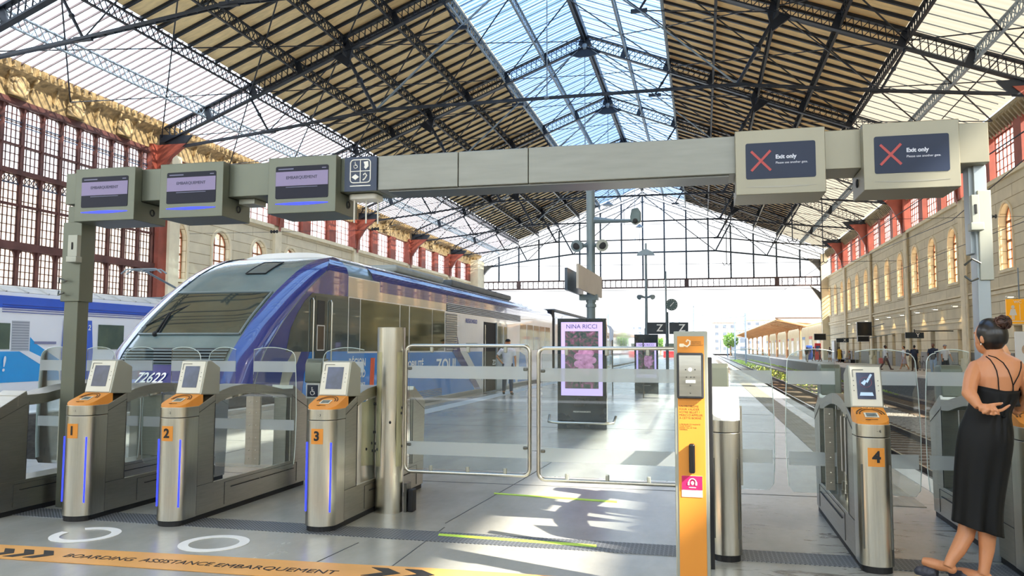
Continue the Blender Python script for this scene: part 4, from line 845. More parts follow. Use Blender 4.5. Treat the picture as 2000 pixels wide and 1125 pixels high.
# display housings
lav = mat('screen_lavender', '8a80a2', .3, 0, .04, 2, emit=.08, spec=.2); navy = mat('screen_navy', '15172a', .3, 0, .05, 2, emit=.02, spec=.2); slate = mat('screen_slate', '2a3348', .3, 0, .06, 2, emit=.04, spec=.2); redx = mat('red_cross', 'a23a38', .4, 0, 0, 1, emit=.1); pale_t = mat('pale_lettering', 'c2c6d2', .4, 0, 0, 1, emit=.15); dim_t = mat('dim_lettering', '6f7190', .4, 0, 0, 1)
ords = ['first', 'second', 'third']
for i, (xa, kind, m_) in enumerate(((-5.68, 0, olive), (-4.77, 0, olive), (-3.68, 0, olive), (.265, 1, mat('display_housing_warm', '908c7b', .36, .45, .04, 3)), (1.17, 1, MATS['display_housing_warm']))):
    lab = ('grey display box on the gantry showing EMBARQUEMENT, %s from the left post' % ords[i]) if kind == 0 else ('beige display box on the gantry showing Exit only, %s' % ('the one nearer the middle' if i == 3 else 'the one nearer the right post'))
    r2 = root('display_box', (xa, 6.2, 2.66), lab, 'display', 'display boxes hung on the gantry'); Wd = .645
    b = MB(); b.prism([(0, 0), (.448, 0), (.448, .182), (.097, .182), (.097, .495), (0, .495)], 'X', 0, Wd); hs = b.build('housing', m_, r2, bevel=.006)
    sw_, sh_, sx_, sz_ = (.50, .285, .325, .27) if kind == 0 else (.50, .275, .325, .255)
    MB().prism(rrect(sw_, sh_, .015, 4, sx_, sz_), 'Y', -.004, 0).build('screen', navy if kind == 0 else slate, r2)
    if kind == 0:
        q = MB().box(sx_ - .248, sx_ + .248, -.006, -.004, sz_ - .03, sz_ + .095).build('message_band', lav, r2)
        text('screen_text', 'EMBARQUEMENT', .038, mat('navy_lettering', '30344e', .4, 0, 0, 1), q, (sx_, -.008, sz_ + .04), ext=.0008)
        text('screen_text', '‹  Boarding open', .018, pale_t, r2, (sx_ - .235, -.006, sz_ + .118), align='LEFT', ext=.0006) if 0 else MB().box(sx_ - .225, sx_ - .08, -.006, -.004, sz_ + .113, sz_ + .123).box(sx_ + .19, sx_ + .23, -.006, -.004, sz_ + .113, sz_ + .121).box(sx_ - .15, sx_ + .15, -.006, -.004, sz_ - .045, sz_ - .040).build('small_print', dim_t, r2)
        lp = [(sx_ - .25 + .5 * k / 10, .085 - .012 * math.sin(PI * k / 10) - .004) for k in range(11)]; up_ = [(x_, .087 + .008 * math.sin(PI * k / 10)) for k, (x_, z_) in enumerate(lp)]
        MB().prism(lp + up_[::-1], 'Y', -.003, .001).build('light_bar', mat('display_blue_light', (.015, .03, .9), .3, emit=.9), r2)
        fx = Wd
    else:
        k = MB(); c_ = (sx_ - .14, sz_); 
        for s_ in (-1, 1): k.bar((c_[0] - .07, -.006, c_[1] - .075 * s_), (c_[0] + .07, -.006 - .002 * s_, c_[1] + .075 * s_), .018, .004, (0, 1, 0))
        k.build('cross_symbol', redx, r2)
        text('screen_text', 'Exit only', .042, pale_t, r2, (sx_ - .035, -.006, sz_ + .025), align='LEFT', ext=.0008, font_off=.0012); text('screen_text', 'Please use another gate.', .0235, pale_t, r2, (sx_ - .035, -.006, sz_ - .02), align='LEFT', ext=.0006)
        lp = [(sx_ - .25 + .5 * k / 10, .058 - .010 * math.sin(PI * k / 10)) for k in range(11)]; up_ = [(x_, .062) for x_, z_ in lp]
        MB().prism(lp + up_[::-1], 'Y', -.002, .001).build('light_bar', mat('unlit_bar', '8d8a7e', .3, .3, 0, 1), r2); fx = 0
    k = MB(); sg = 1 if kind == 0 else -1
    k.tube([(fx + sg * .003, .25 + .028 * math.cos(a * PI / 8), .10 + .028 * math.sin(a * PI / 8)) for a in range(17)], .006, 6); k.build('round_lock', black, r2)
r = root('pictogram_sign', (-2.844, 6.289, 2.996), 'navy sign with four white accessibility pictograms on the gantry', 'sign')
MB().box(-.148, .148, -.012, .008, -.152, .147).build('sign_plate', mat('plate_navy', '2c3a54', .4, 0, .05, 3), r)
p4 = MB(); o_ = rrect(.185, .20, .03, 5, 0, .02); pts = [(a, -.015, b) for a, b in o_]; p4.tube(pts + [pts[0]], .005, 6, False); p4.box(-.003, .003, -.018, -.012, -.08, .12).box(-.09, .09, -.018, -.012, .017, .023).box(-.095, .095, -.018, -.012, -.112, -.104)
wheelchair(p4, -.045, -.016, .07, .038); p4.prism([(.03, .1), (.07, .105), (.075, .06), (.05, .035), (.035, .05), (.04, .07)], 'Y', -.018, -.012); p4.prism([(-.08, -.03), (-.045, -.005), (-.012, -.03), (-.045, -.055)], 'Y', -.018, -.012); p4.tube([(.025, -.016, -.06), (.045, -.016, -.045), (.06, -.016, -.02), (.045, -.016, 0), (.028, -.016, -.015)], .006, 6)
p4.build('pictograms', white, r)
r = root('antenna_box', (-2.876, 6.48, 2.845), 'white wireless antenna box hanging under the gantry with three short rods', 'antenna')
MB().prism(rrect(.26, .2, .04, 4), 'Z', -.05, 0).build('box', mat('antenna_white', 'e6e4dc', .4, 0, 0, 1), r, bevel=.01); k = MB()
for x_, y_ in ((-.09, -.05), (.0, 0), (.09, .05)): k.cyl(x_, y_, -.25, -.05, .008, 8)
k.build('rod_antennas', MATS['antenna_white'], r)
r = root('small_antenna', (-4.01, 6.5, 2.848), 'small pale sensor box under the gantry between two display boxes', 'antenna'); MB().box(-.08, .08, -.1, .1, -.05, 0).build('box', alu, r, bevel=.006)
# ================================================================ the blue nosed railcar
blue = mat('railcar_blue', '1d3688', .14, 0, .06, .6, coat=1.); blue2 = mat('livery_blue', '2484dc', .2, 0, .05, .8, coat=.6); navyb = mat('nose_navy', '22307e', .18, 0, .05, 1, coat=.8)
silver = mat('silver_paint', 'c4c4bc', .16, .45, .1, .7, coat=.8); whitep = mat('train_white', 'e9eaec', .22, 0, .05, .6, coat=.6); capg = mat('nose_grey_green', '5f7478', .2, 0, .25, .9, coat=.7, c2='7d9194')
tglass = mat('tinted_glass', '8d8c6c', .06, .75, .25, .8, c2='6d7260'); cabglass = mat('cab_glass', '2c3636', .04, .15, .5, 1.2, coat=1., c2='4c5650'); dgrey = mat('grille_dark', '23282b', .5, 0, .2, 6); grillm = mat('grey_band', '77858a', .35, .2, .08, 2)
roofg = mat('roof_grey', '9aa09c', .5, .1, .2, 2); under = mat('underframe_grey', '8f9290', .6, .2, .25, 3); gap_m = mat('dark_gangway', '15171b', .7, 0, .1, 3)
TX, TW = -8.72, 1.42          # centre line and half width
Sz = [(-.85, 11.45), (.2, 11.35), (.74, 11.5), (1.4, 11.85), (2.0, 12.5), (2.5, 13.2), (3.0, 14.05), (3.3, 14.8), (3.45, 15.5), (3.56, 16.6)]
def Sy(z):
    if z <= Sz[0][0]: return Sz[0][1]
    for (a, b), (c, d) in zip(Sz, Sz[1:]):
        if z <= c: t = (z - a) / (c - a); t = t; return b + (d - b) * t
    return Sz[-1][1]
def Ss(z): return (Sy(z - .12) + Sy(z) * 2 + Sy(z + .12)) / 4
def ztop(x): t = min(1, abs(x) / TW); return 3.02 + .53 * (1 - t ** 3.2) ** .55
def fr_off(t): return .42 * (1 - math.sqrt(max(0, 1 - min(1, abs(t)) ** 7))) + .05 * t * t
def front(x, z): return Ss(z) + fr_off(x / TW)
def roofprof(n=16): return [(TW * math.cos(PI * i / n) if 0 else (-TW + 2 * TW * i / n), ztop(-TW + 2 * TW * i / n)) for i in range(n + 1)]
rt = root('railcar', (TX, 12, -.9), 'blue nosed regional railcar numbered 72622 standing at the middle platform', 'train')
def tb(mb, name, m, par=rt, **k): return mb.build(name, m, par, world=True, **k)
def fpatch(u0, u1, z0, z1, off, nu=14, nv=14):
    """patch of the nose surface between u0..u1 (share of the half width) and z0..z1, pushed out by off"""
    m_ = MB()
    def fn(u, v):
        t = u0 + (u1 - u0) * u; x = t * TW; zt = ztop(x); z = z0 + (min(z1, zt) - z0) * v; return (TX + x, front(x, z) - off, z + off * .4)
    return m_.grid(fn, nu, nv)
tb(fpatch(-1, 1, -.75, 3.6, 0, 40, 44), 'nose_shell', capg, smooth=True)
for s in (-1, 1):
    m_ = MB(); a, b = (.74, 1.0) if s > 0 else (-1.0, -.74)
    q = tb(fpatch(a, b, -.5, 3.6, .02, 12, 40), 'nose_pillar', blue, smooth=True)
tb(fpatch(-.74, .74, .15, 1.20, .012, 20, 10), 'nose_panel', navyb, smooth=True)
tb(fpatch(-.70, .70, 1.72, 2.52, .015, 20, 14), 'windscreen', cabglass, smooth=True)
m_ = MB()
for z_ in (1.72, 2.52): m_.tube([(TX + t * TW * .7 / 10, front(t * TW * .07, z_) - .02, z_ + .01) for t in range(-10, 11)], .022, 6)
for s in (-1, 1): m_.tube([(TX + s * TW * .7, front(s * TW * .7, 1.72 + .8 * t / 8) - .02, 1.73 + .8 * t / 8) for t in range(9)], .022, 6)
tb(m_, 'windscreen_seal', grillm)
m_ = MB(); m_.grid(lambda u, v: (TX + (-.66 + 1.32 * u) * TW, front((-.66 + 1.32 * u) * TW, 2.33 + .14 * v) - .022, 2.33 + .14 * v), 12, 3); tb(m_, 'sun_blind', mat('blind_green', '86a09a', .2, 0, .06, 2))
for z_ in (1.25, 1.30, 1.35, 1.40, 1.45):
    m_ = MB(); m_.grid(lambda u, v: (TX + (-.7 + 1.4 * u) * TW, front((-.7 + 1.4 * u) * TW, z_) - .06 + .03 * v, z_ - .012 + .02 * v), 20, 1); tb(m_, 'vent_louvre', grillm, solid=.006)
tb(fpatch(-.70, .70, 1.22, 1.48, .016, 20, 4), 'vent_recess', dgrey, smooth=True)
# wiper, hatch, number, lights
m_ = MB(); wx = -.45
pA = (TX + wx * TW, front(wx * TW, 1.74) - .05, 1.73); pB = (TX + (wx - .02) * TW, front(wx * TW, 2.1) - .06, 2.12); pC = (TX + (wx + .22) * TW, front((wx + .2) * TW, 2.42) - .05, 2.36); pD = (TX + (wx - .28) * TW, front((wx - .28) * TW, 1.85) - .05, 1.84)
m_.tube([pA, pB], .02, 6).tube([pC, pB, pD], .012, 6).tube([(pA[0] + .07, pA[1], pA[2]), (pB[0] + .03, pB[1], pB[2])], .016, 6); m_.ball(pA, .05, 8, 6); tb(m_, 'windscreen_wiper', black)
m_ = MB(); z0, z1 = 2.93, 3.22
m_.grid(lambda u, v: (TX + (.02 + .30 * u) * TW, front((.02 + .3 * u) * TW, z0 + (z1 - z0) * v) - .02, z0 + (z1 - z0) * v + .01), 6, 6); q = tb(m_, 'roof_hatch', mat('hatch_glass', '7c8686', .15, .3, .1, 3))
m_ = MB(); 
for t in (0, .3): m_.tube([(TX + (.02 + t) * TW, front((.02 + t) * TW, z0 + (z1 - z0) * v / 4) - .025, z0 + (z1 - z0) * v / 4 + .01) for v in range(5)], .012, 6)
for z_ in (z0, z1): m_.tube([(TX + .02 * TW, front(.02 * TW, z_) - .025, z_ + .01), (TX + .32 * TW, front(.32 * TW, z_) - .025, z_ + .01)], .012, 6)
tb(m_, 'hatch_frame', black, q)
zz = .98; tn = text('number', '72622', .26, mat('number_white', 'f4f4f4', .4, 0, 0, 1), rt, (-.27, front(-.35, zz) - .035 - 12, zz + .9), (PI / 2 - .42, 0, 0), shear=.35, sx=.85, font_off=.004)
for s in (-1, 1):
    m_ = MB(); xx = s * .50; m_.grid(lambda u, v: (TX + xx * TW + (u - .5) * .42, front(xx * TW + (u - .5) * .42, .98 + .14 * v) - .03, .95 + .16 * v), 8, 2); q = tb(m_, 'lamp_cluster', mat('lamp_dark', '3b1f2b', .1, 0, .2, 4)); 
    m_ = MB(); m_.ball((TX + (s * .50) * TW + s * .12, front(s * .5 * TW + s * .12, 1.03) - .04, 1.03), (.05, .02, .05), 10, 8); tb(m_, 'tail_lamp', mat('red_lamp', (.9, .03, .05), .3, emit=1.2), q)
m_ = MB(); m_.box(TX - .9, TX + .9, 11.42, 11.6, -.55, -.2); 
for s in (-1, 1): m_.tube([(TX + s * .87, 11.5, .1), (TX + s * .87, 11.15, .1)], [.07, .07], 10).tube([(TX + s * .87, 11.15, .1), (TX + s * .87, 11.1, .1)], [.2, .19], 14)
tb(m_, 'buffer_beam', black)
# cab sides
for s in (-1, 1):
    X = TX + s * TW; m_ = MB()
    m_.grid(lambda u, v: (X, front(TW, -.5 + 3.56 * v) + (15.6 - front(TW, -.5 + 3.56 * v)) * u, -.5 + 3.56 * v), 10, 30); tb(m_, 'cab_side', blue)
m_ = MB(); 
m_.grid(lambda u, v: (TX - TW + 2 * TW * u, front(-TW + 2 * TW * u, ztop(-TW + 2 * TW * u)) + (16.9 - front(-TW + 2 * TW * u, ztop(-TW + 2 * TW * u))) * v, ztop(-TW + 2 * TW * u)), 24, 6); tb(m_, 'cab_roof', capg, smooth=True)
for a, b in ((.74, 1.), (-1., -.74)):
    m_ = MB(); m_.grid(lambda u, v: (TX + TW * (a + (b - a) * u), front(TW * (a + (b - a) * u), ztop(TW * (a + (b - a) * u))) + (15.6 - front(TW * (a + (b - a) * u), ztop(TW * (a + (b - a) * u)))) * v, ztop(TW * (a + (b - a) * u)) + .015), 10, 8); tb(m_, 'roof_edge_band', blue, smooth=True)
XS = TX + TW
def sp(poly, name, m, th=.006, par=rt, X=None, base=0.): X = XS if X is None else X; return tb(MB().prism(poly, 'X', X + base, X + base + th), name, m, par)
def sbox(y0, y1, z0, z1, name, m, th=.006, par=rt, base=0.): return sp([(y0, z0), (y1, z0), (y1, z1), (y0, z1)], name, m, th, par, base=base)
# smoked cab side area under the blue arch
arch_low = [(13.05, 1.42), (13.2, 1.85), (13.45, 2.15), (13.7, 2.38), (14.0, 2.55), (15.6, 2.58), (15.6, 1.42)]
sp(arch_low, 'cab_side_glazing', mat('smoked_side', '4b5a5c', .1, .25, .35, .8, coat=.8))
sp([(12.6, .15), (12.95, 1.1), (13.3, 1.42), (13.6, 1.42), (13.2, .9), (12.9, .1)], 'white_swoosh', silver, base=.002)
sp([(13.6, .1), (13.75, 1.0), (13.95, 1.42), (15.6, 1.42), (15.6, .1)], 'side_panel', blue2)
sbox(14.05, 14.42, .35, .72, 'fuel_flap', mat('pale_flap', '9ab4c8', .3, .2, .1, 4), base=.006)
d_ = sbox(14.12, 14.62, .15, 2.5, 'cab_door', mat('door_smoke', '3d4848', .12, .2, .2, 1, coat=.5), base=.006); sbox(14.2, 14.5, 1.95, 2.42, 'door_window', dgrey, .004, d_, base=.012); sp([(14.2, 1.45), (14.5, 1.45), (14.5, 1.93), (14.2, 1.93)], 'door_window', mat('amber_pane', '5a4f45', .1, .2, .2, 3), .004, d_, base=.012)
m_ = MB()
for a, b in (((14.2, 1.45), (14.5, 1.45)), ((14.5, 1.45), (14.5, 1.93)), ((14.5, 1.93), (14.2, 1.93)), ((14.2, 1.93), (14.2, 1.45))): m_.bar((XS + .018, a[0], a[1]), (XS + .018, b[0], b[1]), .01, .02)
tb(m_, 'window_frame', mat('white_frame', 'd8dadb', .3, .2, 0, 1), d_)
for y_ in (13.98, 14.75): tb(MB().tube([(XS + .02, y_, 2.45), (XS + .05, y_, 2.4), (XS + .05, y_ + .0, .95), (XS + .02, y_, .9)], .018, 8), 'grab_rail', steel, smooth=True)
# car bodies
def car(y0, y1, par):
    pr = [(-TW, -.2)] + roofprof(20) + [(TW, -.2)]
    m_ = MB(); n = len(pr); m_.add([(TX + x, y0, z) for x, z in pr] + [(TX + x, y1, z) for x, z in pr], [(i, i + 1, i + 1 + n, i + n) for i in range(n - 1)] + [tuple(range(n)), tuple(range(2 * n - 1, n - 1, -1))])
    return tb(m_, 'car_body', whitep, par)
car(15.6, 39.3, rt)
tb(MB().box(TX - 1.3, TX + 1.3, 15.6, 39.2, -.7, -.2), 'underframe', under)
for y_ in (17.5, 20.1, 35, 37.6): tb(MB().tube([(TX - .78, y_, -.47), (TX + .78, y_, -.47)], .43, 18), 'wheelset', black)
for k in range(9): tb(MB().box(XS - .02, XS + .015, 18.6, 21.9, .02 + .045 * k, .04 + .045 * k), 'skirt_slat', under) if k < 8 else None
sbox(15.62, 26.3, .0, .12, 'sill', mat('sill_grey', '9fa4a4', .4, .3, .1, 2))
sp([(15.6, 2.58), (22.2, 2.6), (23.0, 2.62), (23.0, 3.0), (15.6, 3.0)], 'silver_band', silver)
sp([(17.3, 2.78), (39.2, 2.86), (39.2, 3.04), (17.3, 3.04)], 'blue_cantrail', blue, .012)
m_ = MB(); m_.grid(lambda u, v: (TX + TW * (1 - .16 * v) + .01, 16.9 + (39.2 - 16.9) * u, ztop(TW * (1 - .16 * v)) + .012), 20, 5); tb(m_, 'blue_roof_edge', blue, smooth=True)
m_ = MB(); m_.grid(lambda u, v: (TX - TW * (1 - .16 * v) - .01, 16.9 + (39.2 - 16.9) * u, ztop(TW * (1 - .16 * v)) + .012), 20, 5); tb(m_, 'blue_roof_edge', blue, smooth=True)
win = [(15.65, 16.2), (16.25, 18.55), (18.62, 19.2), (19.28, 21.0), (21.05, 22.1)]
for i, (a, b) in enumerate(win): sbox(a, b, 1.42, 2.56, 'side_window', tglass if i else mat('smoked_side', ''), .008)
sbox(15.6, 26.2, .14, 1.38, 'lower_panel', blue2)
sp([(23.6, 1.38), (24.4, 1.38), (26.2, .4), (26.2, .14), (25.3, .14)], 'white_swoosh', whitep, base=.006)
sp([(22.9, 1.38), (23.3, 1.9), (23.7, 1.38), (26.0, .14), (25.4, .14)], 'blue_swoosh', blue, base=.008)
for k in range(16): sbox(22.25, 23.3, 1.44 + .066 * k, 1.475 + .066 * k, 'side_grille_slat', silver, .02)
sbox(22.2, 23.35, 1.4, 2.52, 'side_grille', mat('grille_grey', '7c7f80', .4, .3, .1, 3), .004)
for k in range(9): sbox(22.3, 32.0, 2.60 + .052 * k, 2.622 + .052 * k, 'cantrail_louvre', mat('louvre_pale', 'b9c3d0', .3, .3, .1, 2) if k < 5 else blue, .03)
sbox(22.25, 32.05, 2.58, 3.06, 'louvre_recess', dgrey, .008)
sbox(24.3, 25.6, 1.5, 1.66, 'destination_slot', mat('slot_grey', '8f9289', .3, .2, .1, 3), base=.004)
dr = sbox(26.4, 28.0, .0, 2.4, 'open_doorway', gap_m, .01); sbox(28.0, 29.0, .0, 2.42, 'door_leaf', mat('door_pale', '9fb0ba', .15, .3, .1, 2, coat=.5), .06, dr); sbox(28.15, 28.85, 1.1, 2.3, 'door_window', tglass, .004, dr, base=.062); sbox(29.1, 29.7, .0, 2.42, 'door_leaf', mat('door_pale', ''), .03, dr); sbox(29.2, 29.6, 1.1, 2.3, 'door_window', tglass, .004, dr, base=.032); sbox(26.5, 26.62, .0, 2.3, 'door_post', silver, .02, dr); tb(MB().box(XS - .02, XS + .25, 26.4, 29.0, -.04, 0.), 'door_step', under, dr)  # flat dark sheet stands for the unlit inside of the doorway
skyg = mat('sky_reflecting_glass', 'c3cfd6', .05, .8, .1, 1, c2='9fb0b4')
for i in range(5): sbox(32.0 + i * 1.35, 33.25 + i * 1.35, 1.42, 2.5, 'side_window', skyg, .006)
sp([(30, .14), (31.2, .14), (30.9, 1.3), (30.6, 1.3)], 'blue_swoosh', blue2); sp([(31.6, .14), (33.6, .14), (33.0, 1.2), (32.0, 1.35)], 'blue_swoosh', blue2); sbox(30.0, 39.2, .0, .1, 'sill', mat('sill_grey', ''))
wl = mat('train_lettering', 'f2f4f6', .4, 0, 0, 1); rot = (PI / 2, 0, PI / 2)
def side_text(s_, y, z, sz, m, sx=1., sh=0.): return text('lettering', s_, sz, m, rt, (TW + .014, y - 12, z + .9), rot, shear=sh, sx=sx, ext=.001, font_off=.004 * sz / .2)
side_text('RÉGION', 16.1, 1.17, .25, wl, .95); side_text('SUD', 16.3, .93, .25, wl, .95); side_text('PROVENCE', 16.25, .70, .10, wl, 1.1)
for k in range(3): sp([(16.78 + k * .08, .62), (16.84 + k * .08, .62), (16.88 + k * .08, 1.27), (16.82 + k * .08, 1.27)], 'region_stripe', mat('region_orange', 'e8622c' if k != 1 else 'f0b040', .4, 0, 0, 1), base=.008) if 1 else None
side_text('MOBILITÉ', 19.6, 1.06, .26, wl, 1.3); side_text('ZOU!', 22.3, .98, .52, wl, 1.45); side_text('REGIONSUD', 24.9, 2.36, .19, mat('deep_blue_lettering', '3a4aa0', .4, 0, 0, 1), 1.25); side_text('ZOU!', 27.95, .98, .26, wl, 1.2)
# roof gear
m_ = MB(); m_.box(TX - .95, TX + .95, 19.5, 23.5, 3.5, 3.68); tb(m_, 'roof_fairing', roofg, bevel=.08)
m_ = MB(); m_.box(TX - 1.05, TX + 1.05, 24, 32, 3.46, 3.66); tb(m_, 'roof_unit', mat('roof_dark', '5b6266', .5, .1, .2, 2), bevel=.05)
m_ = MB()
for y_ in (25.5, 27.5, 29.5, 31): m_.cyl(TX + .3, y_, 3.66, 3.70, .45, 18)
tb(m_, 'roof_fan', dgrey)
sbox(39.3, 39.31, 0, 3, 'gangway_seal', gap_m, .01)
tb(MB().box(TX - 1.35, TX + 1.4, 39.3, 40.0, -.1, 3.42), 'gangway', gap_m)
car(40.0, 64.5, rt)
sbox(40.1, 64.4, 2.7, 3.02, 'blue_cantrail', mat('sky_blue_paint', '8fb2dd', .15, .1, .1, 1, coat=.8), .01)
for i in range(11): sbox(41 + i * 2.1, 42.8 + i * 2.1, 1.42, 2.5, 'side_window', skyg, .006)
sbox(40.1, 64.4, .05, .5, 'lower_panel', blue2); tb(MB().box(TX - .9, TX + .9, 43, 56, 3.48, 3.66), 'roof_unit', MATS['roof_dark'], bevel=.05)
r2c = root('railcar', (TX, 66, -.9), 'pale far railcar with a sloping nose standing behind the blue nosed one', 'train')
def tb2(mb, name, m, **k): return mb.build(name, m, r2c, world=True, **k)
pr = [(-TW, -.2)] + roofprof(12) + [(TW, -.2)]; m_ = MB(); n = len(pr); m_.add([(TX + x, 66.5 + .6 * max(0, z - 1), z) for x, z in pr] + [(TX + x, 100, z) for x, z in pr], [(i, i + 1, i + 1 + n, i + n) for i in range(n - 1)] + [tuple(range(n)), tuple(range(2 * n - 1, n - 1, -1))]); tb2(m_, 'car_body', whitep)
for i in range(8): tb2(MB().box(XS, XS + .01, 70 + i * 3, 72.4 + i * 3, 1.4, 2.5), 'side_window', skyg)
tb2(MB().box(XS, XS + .012, 66.6, 72, .1, 1.2), 'lower_panel', silver); tb2(MB().box(TX - 1.2, TX + 1.2, 67, 99, -.9, -.2), 'underframe', under)

# ================================================================ white and blue train on the left
X2 = -19.62; T2C = X2 - 1.42
r = root('passenger_train', (T2C, 24, -.9), 'white passenger train with blue roof band and blue door numbered 2 behind gate 1', 'train')
def t2(mb, name, m, par=r, **k): return mb.build(name, m, par, world=True, **k)
def b2(y0, y1, z0, z1, name, m, th=.01, par=r, base=0.): return t2(MB().box(X2 + base, X2 + base + th, y0, y1, z0, z1), name, m, par)
wht = mat('bright_white_paint', 'f4f4f6', .25, 0, .03, .6, coat=.5); bb_ = mat('bright_blue', '2f62d2', .2, 0, .05, .8, coat=.5); cy = mat('cyan_blue', '16a0e6', .2, 0, .05, .8, coat=.5)
m_ = MB(); pr = [(-1.42, -.1), (-1.42, 2.8), (-1.3, 3.10), (-.9, 3.28), (0, 3.36), (.9, 3.28), (1.3, 3.10), (1.42, 2.8), (1.42, -.1)]; n = len(pr)
for ya, yb in ((8, 15.7), (16.2, 44)): m_.add([(T2C + x, ya, z) for x, z in pr] + [(T2C + x, yb, z) for x, z in pr], [(i, i + 1, i + 1 + n, i + n) for i in range(n - 1)] + [tuple(range(n)), tuple(range(2 * n - 1, n - 1, -1))])
t2(m_, 'car_body', wht); t2(MB().box(T2C - 1.2, T2C + 1.2, 15.7, 16.2, 0, 3.0), 'gangway', gap_m); t2(MB().box(T2C - 1.2, T2C + 1.2, 9, 43.5, -.9, -.1), 'underframe', under)
m_ = MB()
for i in range(46):
    y = 8.2 + i * .78; m_.box(T2C - 1.2, T2C + 1.22, y, y + .05, 3.12, 3.30) if 0 else m_.tube([(T2C + x * 1.01, y, z + .015) for x, z in pr[2:7]], .03, 5)
t2(m_, 'roof_rib', mat('roof_rib', 'b4b4b0', .5, .2, .1, 3))
m_ = MB(); m_.add([(T2C + x * 1.005, 8, z + .01) for x, z in pr[2:7]] + [(T2C + x * 1.005, 44, z + .01) for x, z in pr[2:7]], [(i, i + 1, i + 6, i + 5) for i in range(4)]); t2(m_, 'roof_skin', mat('train_roof_pale', 'c9c7c0', .5, .1, .15, 2))
def p2(poly, name, m, base=0., par=r): return t2(MB().prism(poly, 'X', X2 + base, X2 + base + .01), name, m, par)
b2(8, 44, 2.62, 2.98, 'blue_band', bb_)
for k in range(4): b2(18.9, 43, 2.50 + .07 * k, 2.52 + .07 * k, 'band_louvre', mat('louvre_blue', '24409a', .4, 0, 0, 1), .02)
gg_ = mat('greenish_glass', '707e68', .06, .6, .3, 1.2, c2='46564e')
b2(16.2, 19.2, 1.42, 2.18, 'side_window', gg_); b2(19.25, 19.88, 1.38, 2.26, 'side_grille', mat('pale_grille', 'c2c6cb', .4, .2, .05, 2), .012)
for k in range(11): b2(19.27, 19.86, 1.42 + .078 * k, 1.45 + .078 * k, 'grille_slat', mat('grille_shadow', '9aa0a8', .4, .2, .05, 2), .02)  # darker bars stand for the shade lines across the pale grille
p2([(10, .46), (21.1, .46), (21.05, .86), (20.3, 1.15), (19.6, 1.36), (10, 1.36)], 'cyan_panel', cy); p2([(19.92, 1.36), (19.92, 1.78), (20.15, 1.58), (21.05, 1.1), (21.05, .92)], 'cyan_swoosh', cy, .012); p2([(19.55, 1.36), (19.92, 1.36), (21.05, .92), (21.05, .74), (20.3, .98)], 'white_swoosh', wht, .012); p2([(20.07, 1.58), (20.9, 1.58), (20.9, 1.66), (20.07, 1.66)], 'grey_slot', mat('slot_mauve', '8a8aa8', .3, .1, 0, 1), .02)
d_ = p2([(21.15, .44), (22.38, .44), (22.45, 1.3), (22.36, 2.36), (21.18, 2.36), (21.12, 1.3)], 'door', bb_, .02); t2(MB().box(X2 + .03, X2 + .04, 21.7, 22.08, 1.42, 2.2), 'door_window', mat('dark_door_glass', '1f2a33', .08, .3, .2, 2), d_)
p2([(22.68, 1.42), (23.88, 1.42), (23.88, 2.24), (22.68, 2.24)], 'side_window', gg_, .01); p2([(25.5, 1.42), (28.0, 1.42), (28.0, 2.24), (25.5, 2.24)], 'side_window', gg_, .01)
for s_, y_, z_, sz in (('2', 22.25, 2.12, .24), ('!', 19.0, .98, .62), ('ZOU', 17.6, .98, .62)): text('lettering', s_, sz, wl, r, (1.46, y_ - 24, z_ + .9), rot, shear=.1, font_off=.006)
text('lettering', '!', .24, wl, r, (1.46, 21.9 - 24, 1.2 + .9), rot, shear=.2, font_off=.008)
# pantograph on the roof
r = root('pantograph', (T2C, 27.4, 3.36), 'raised grey pantograph arm on the roof of the white train', 'pantograph'); m_ = MB()
m_.tube([(0, .3, .06), (0, 1.2, .55), (0, -.85, 1.12)], .045, 6).tube([(.25, .35, .06), (.15, 1.2, .57)], .03, 6); m_.tube([(-.9, -.95, .98), (-.65, -.95, 1.14), (.65, -.95, 1.14), (.9, -.95, .98)], .03, 6).tube([(-.9, -.65, .98), (-.65, -.65, 1.14), (.65, -.65, 1.14), (.9, -.65, .98)], .03, 6); m_.tube([(-.4, -.95, 1.12), (0, -.85, 1.05), (.4, -.65, 1.12)], .025, 6)
m_.build('arm', iron_l, r); MB().box(-.6, .6, -.5, .8, .01, .08).build('base_frame', iron_l, r)
# ================================================================ platform furniture
def W3(px, py, Y):
    d = RW @ Vector((px - 1000, 562.5 - py, -1555)); t = Y / d.y; return Vector((d.x * t, Y, 1.5 + d.z * t))
marble = mat('dark_marble', '27333b', .12, .1, .5, 3, coat=.6); lavp = mat('poster_lilac', 'b7a4e0', .3, 0, .04, 3, emit=.55)
def posterm():
    m = mat('poster_picture', '3b3550', .3, 0, .5, 14, emit=.0, c2='b58ac0'); n = m.node_tree; b = n.nodes['Principled BSDF']; r = [x for x in n.nodes if x.type == 'VALTORGB'][0]
    r.color_ramp.elements[0].color = hexc('1d2430'); r.color_ramp.elements[1].color = hexc('b78cb0'); a = r.color_ramp.elements.new(.45); a.color = hexc('33453f'); a = r.color_ramp.elements.new(.6); a.color = hexc('6a4458'); r.color_ramp.elements[-1].position = .82; ns = [x for x in n.nodes if x.type == 'TEX_NOISE'][0]; ns.inputs['Distortion'].default_value = 2.5; ns.inputs['Scale'].default_value = 5
    n.links.new(r.outputs[0], b.inputs['Emission Color']); b.inputs['Emission Strength'].default_value = .5; return m
posterm()
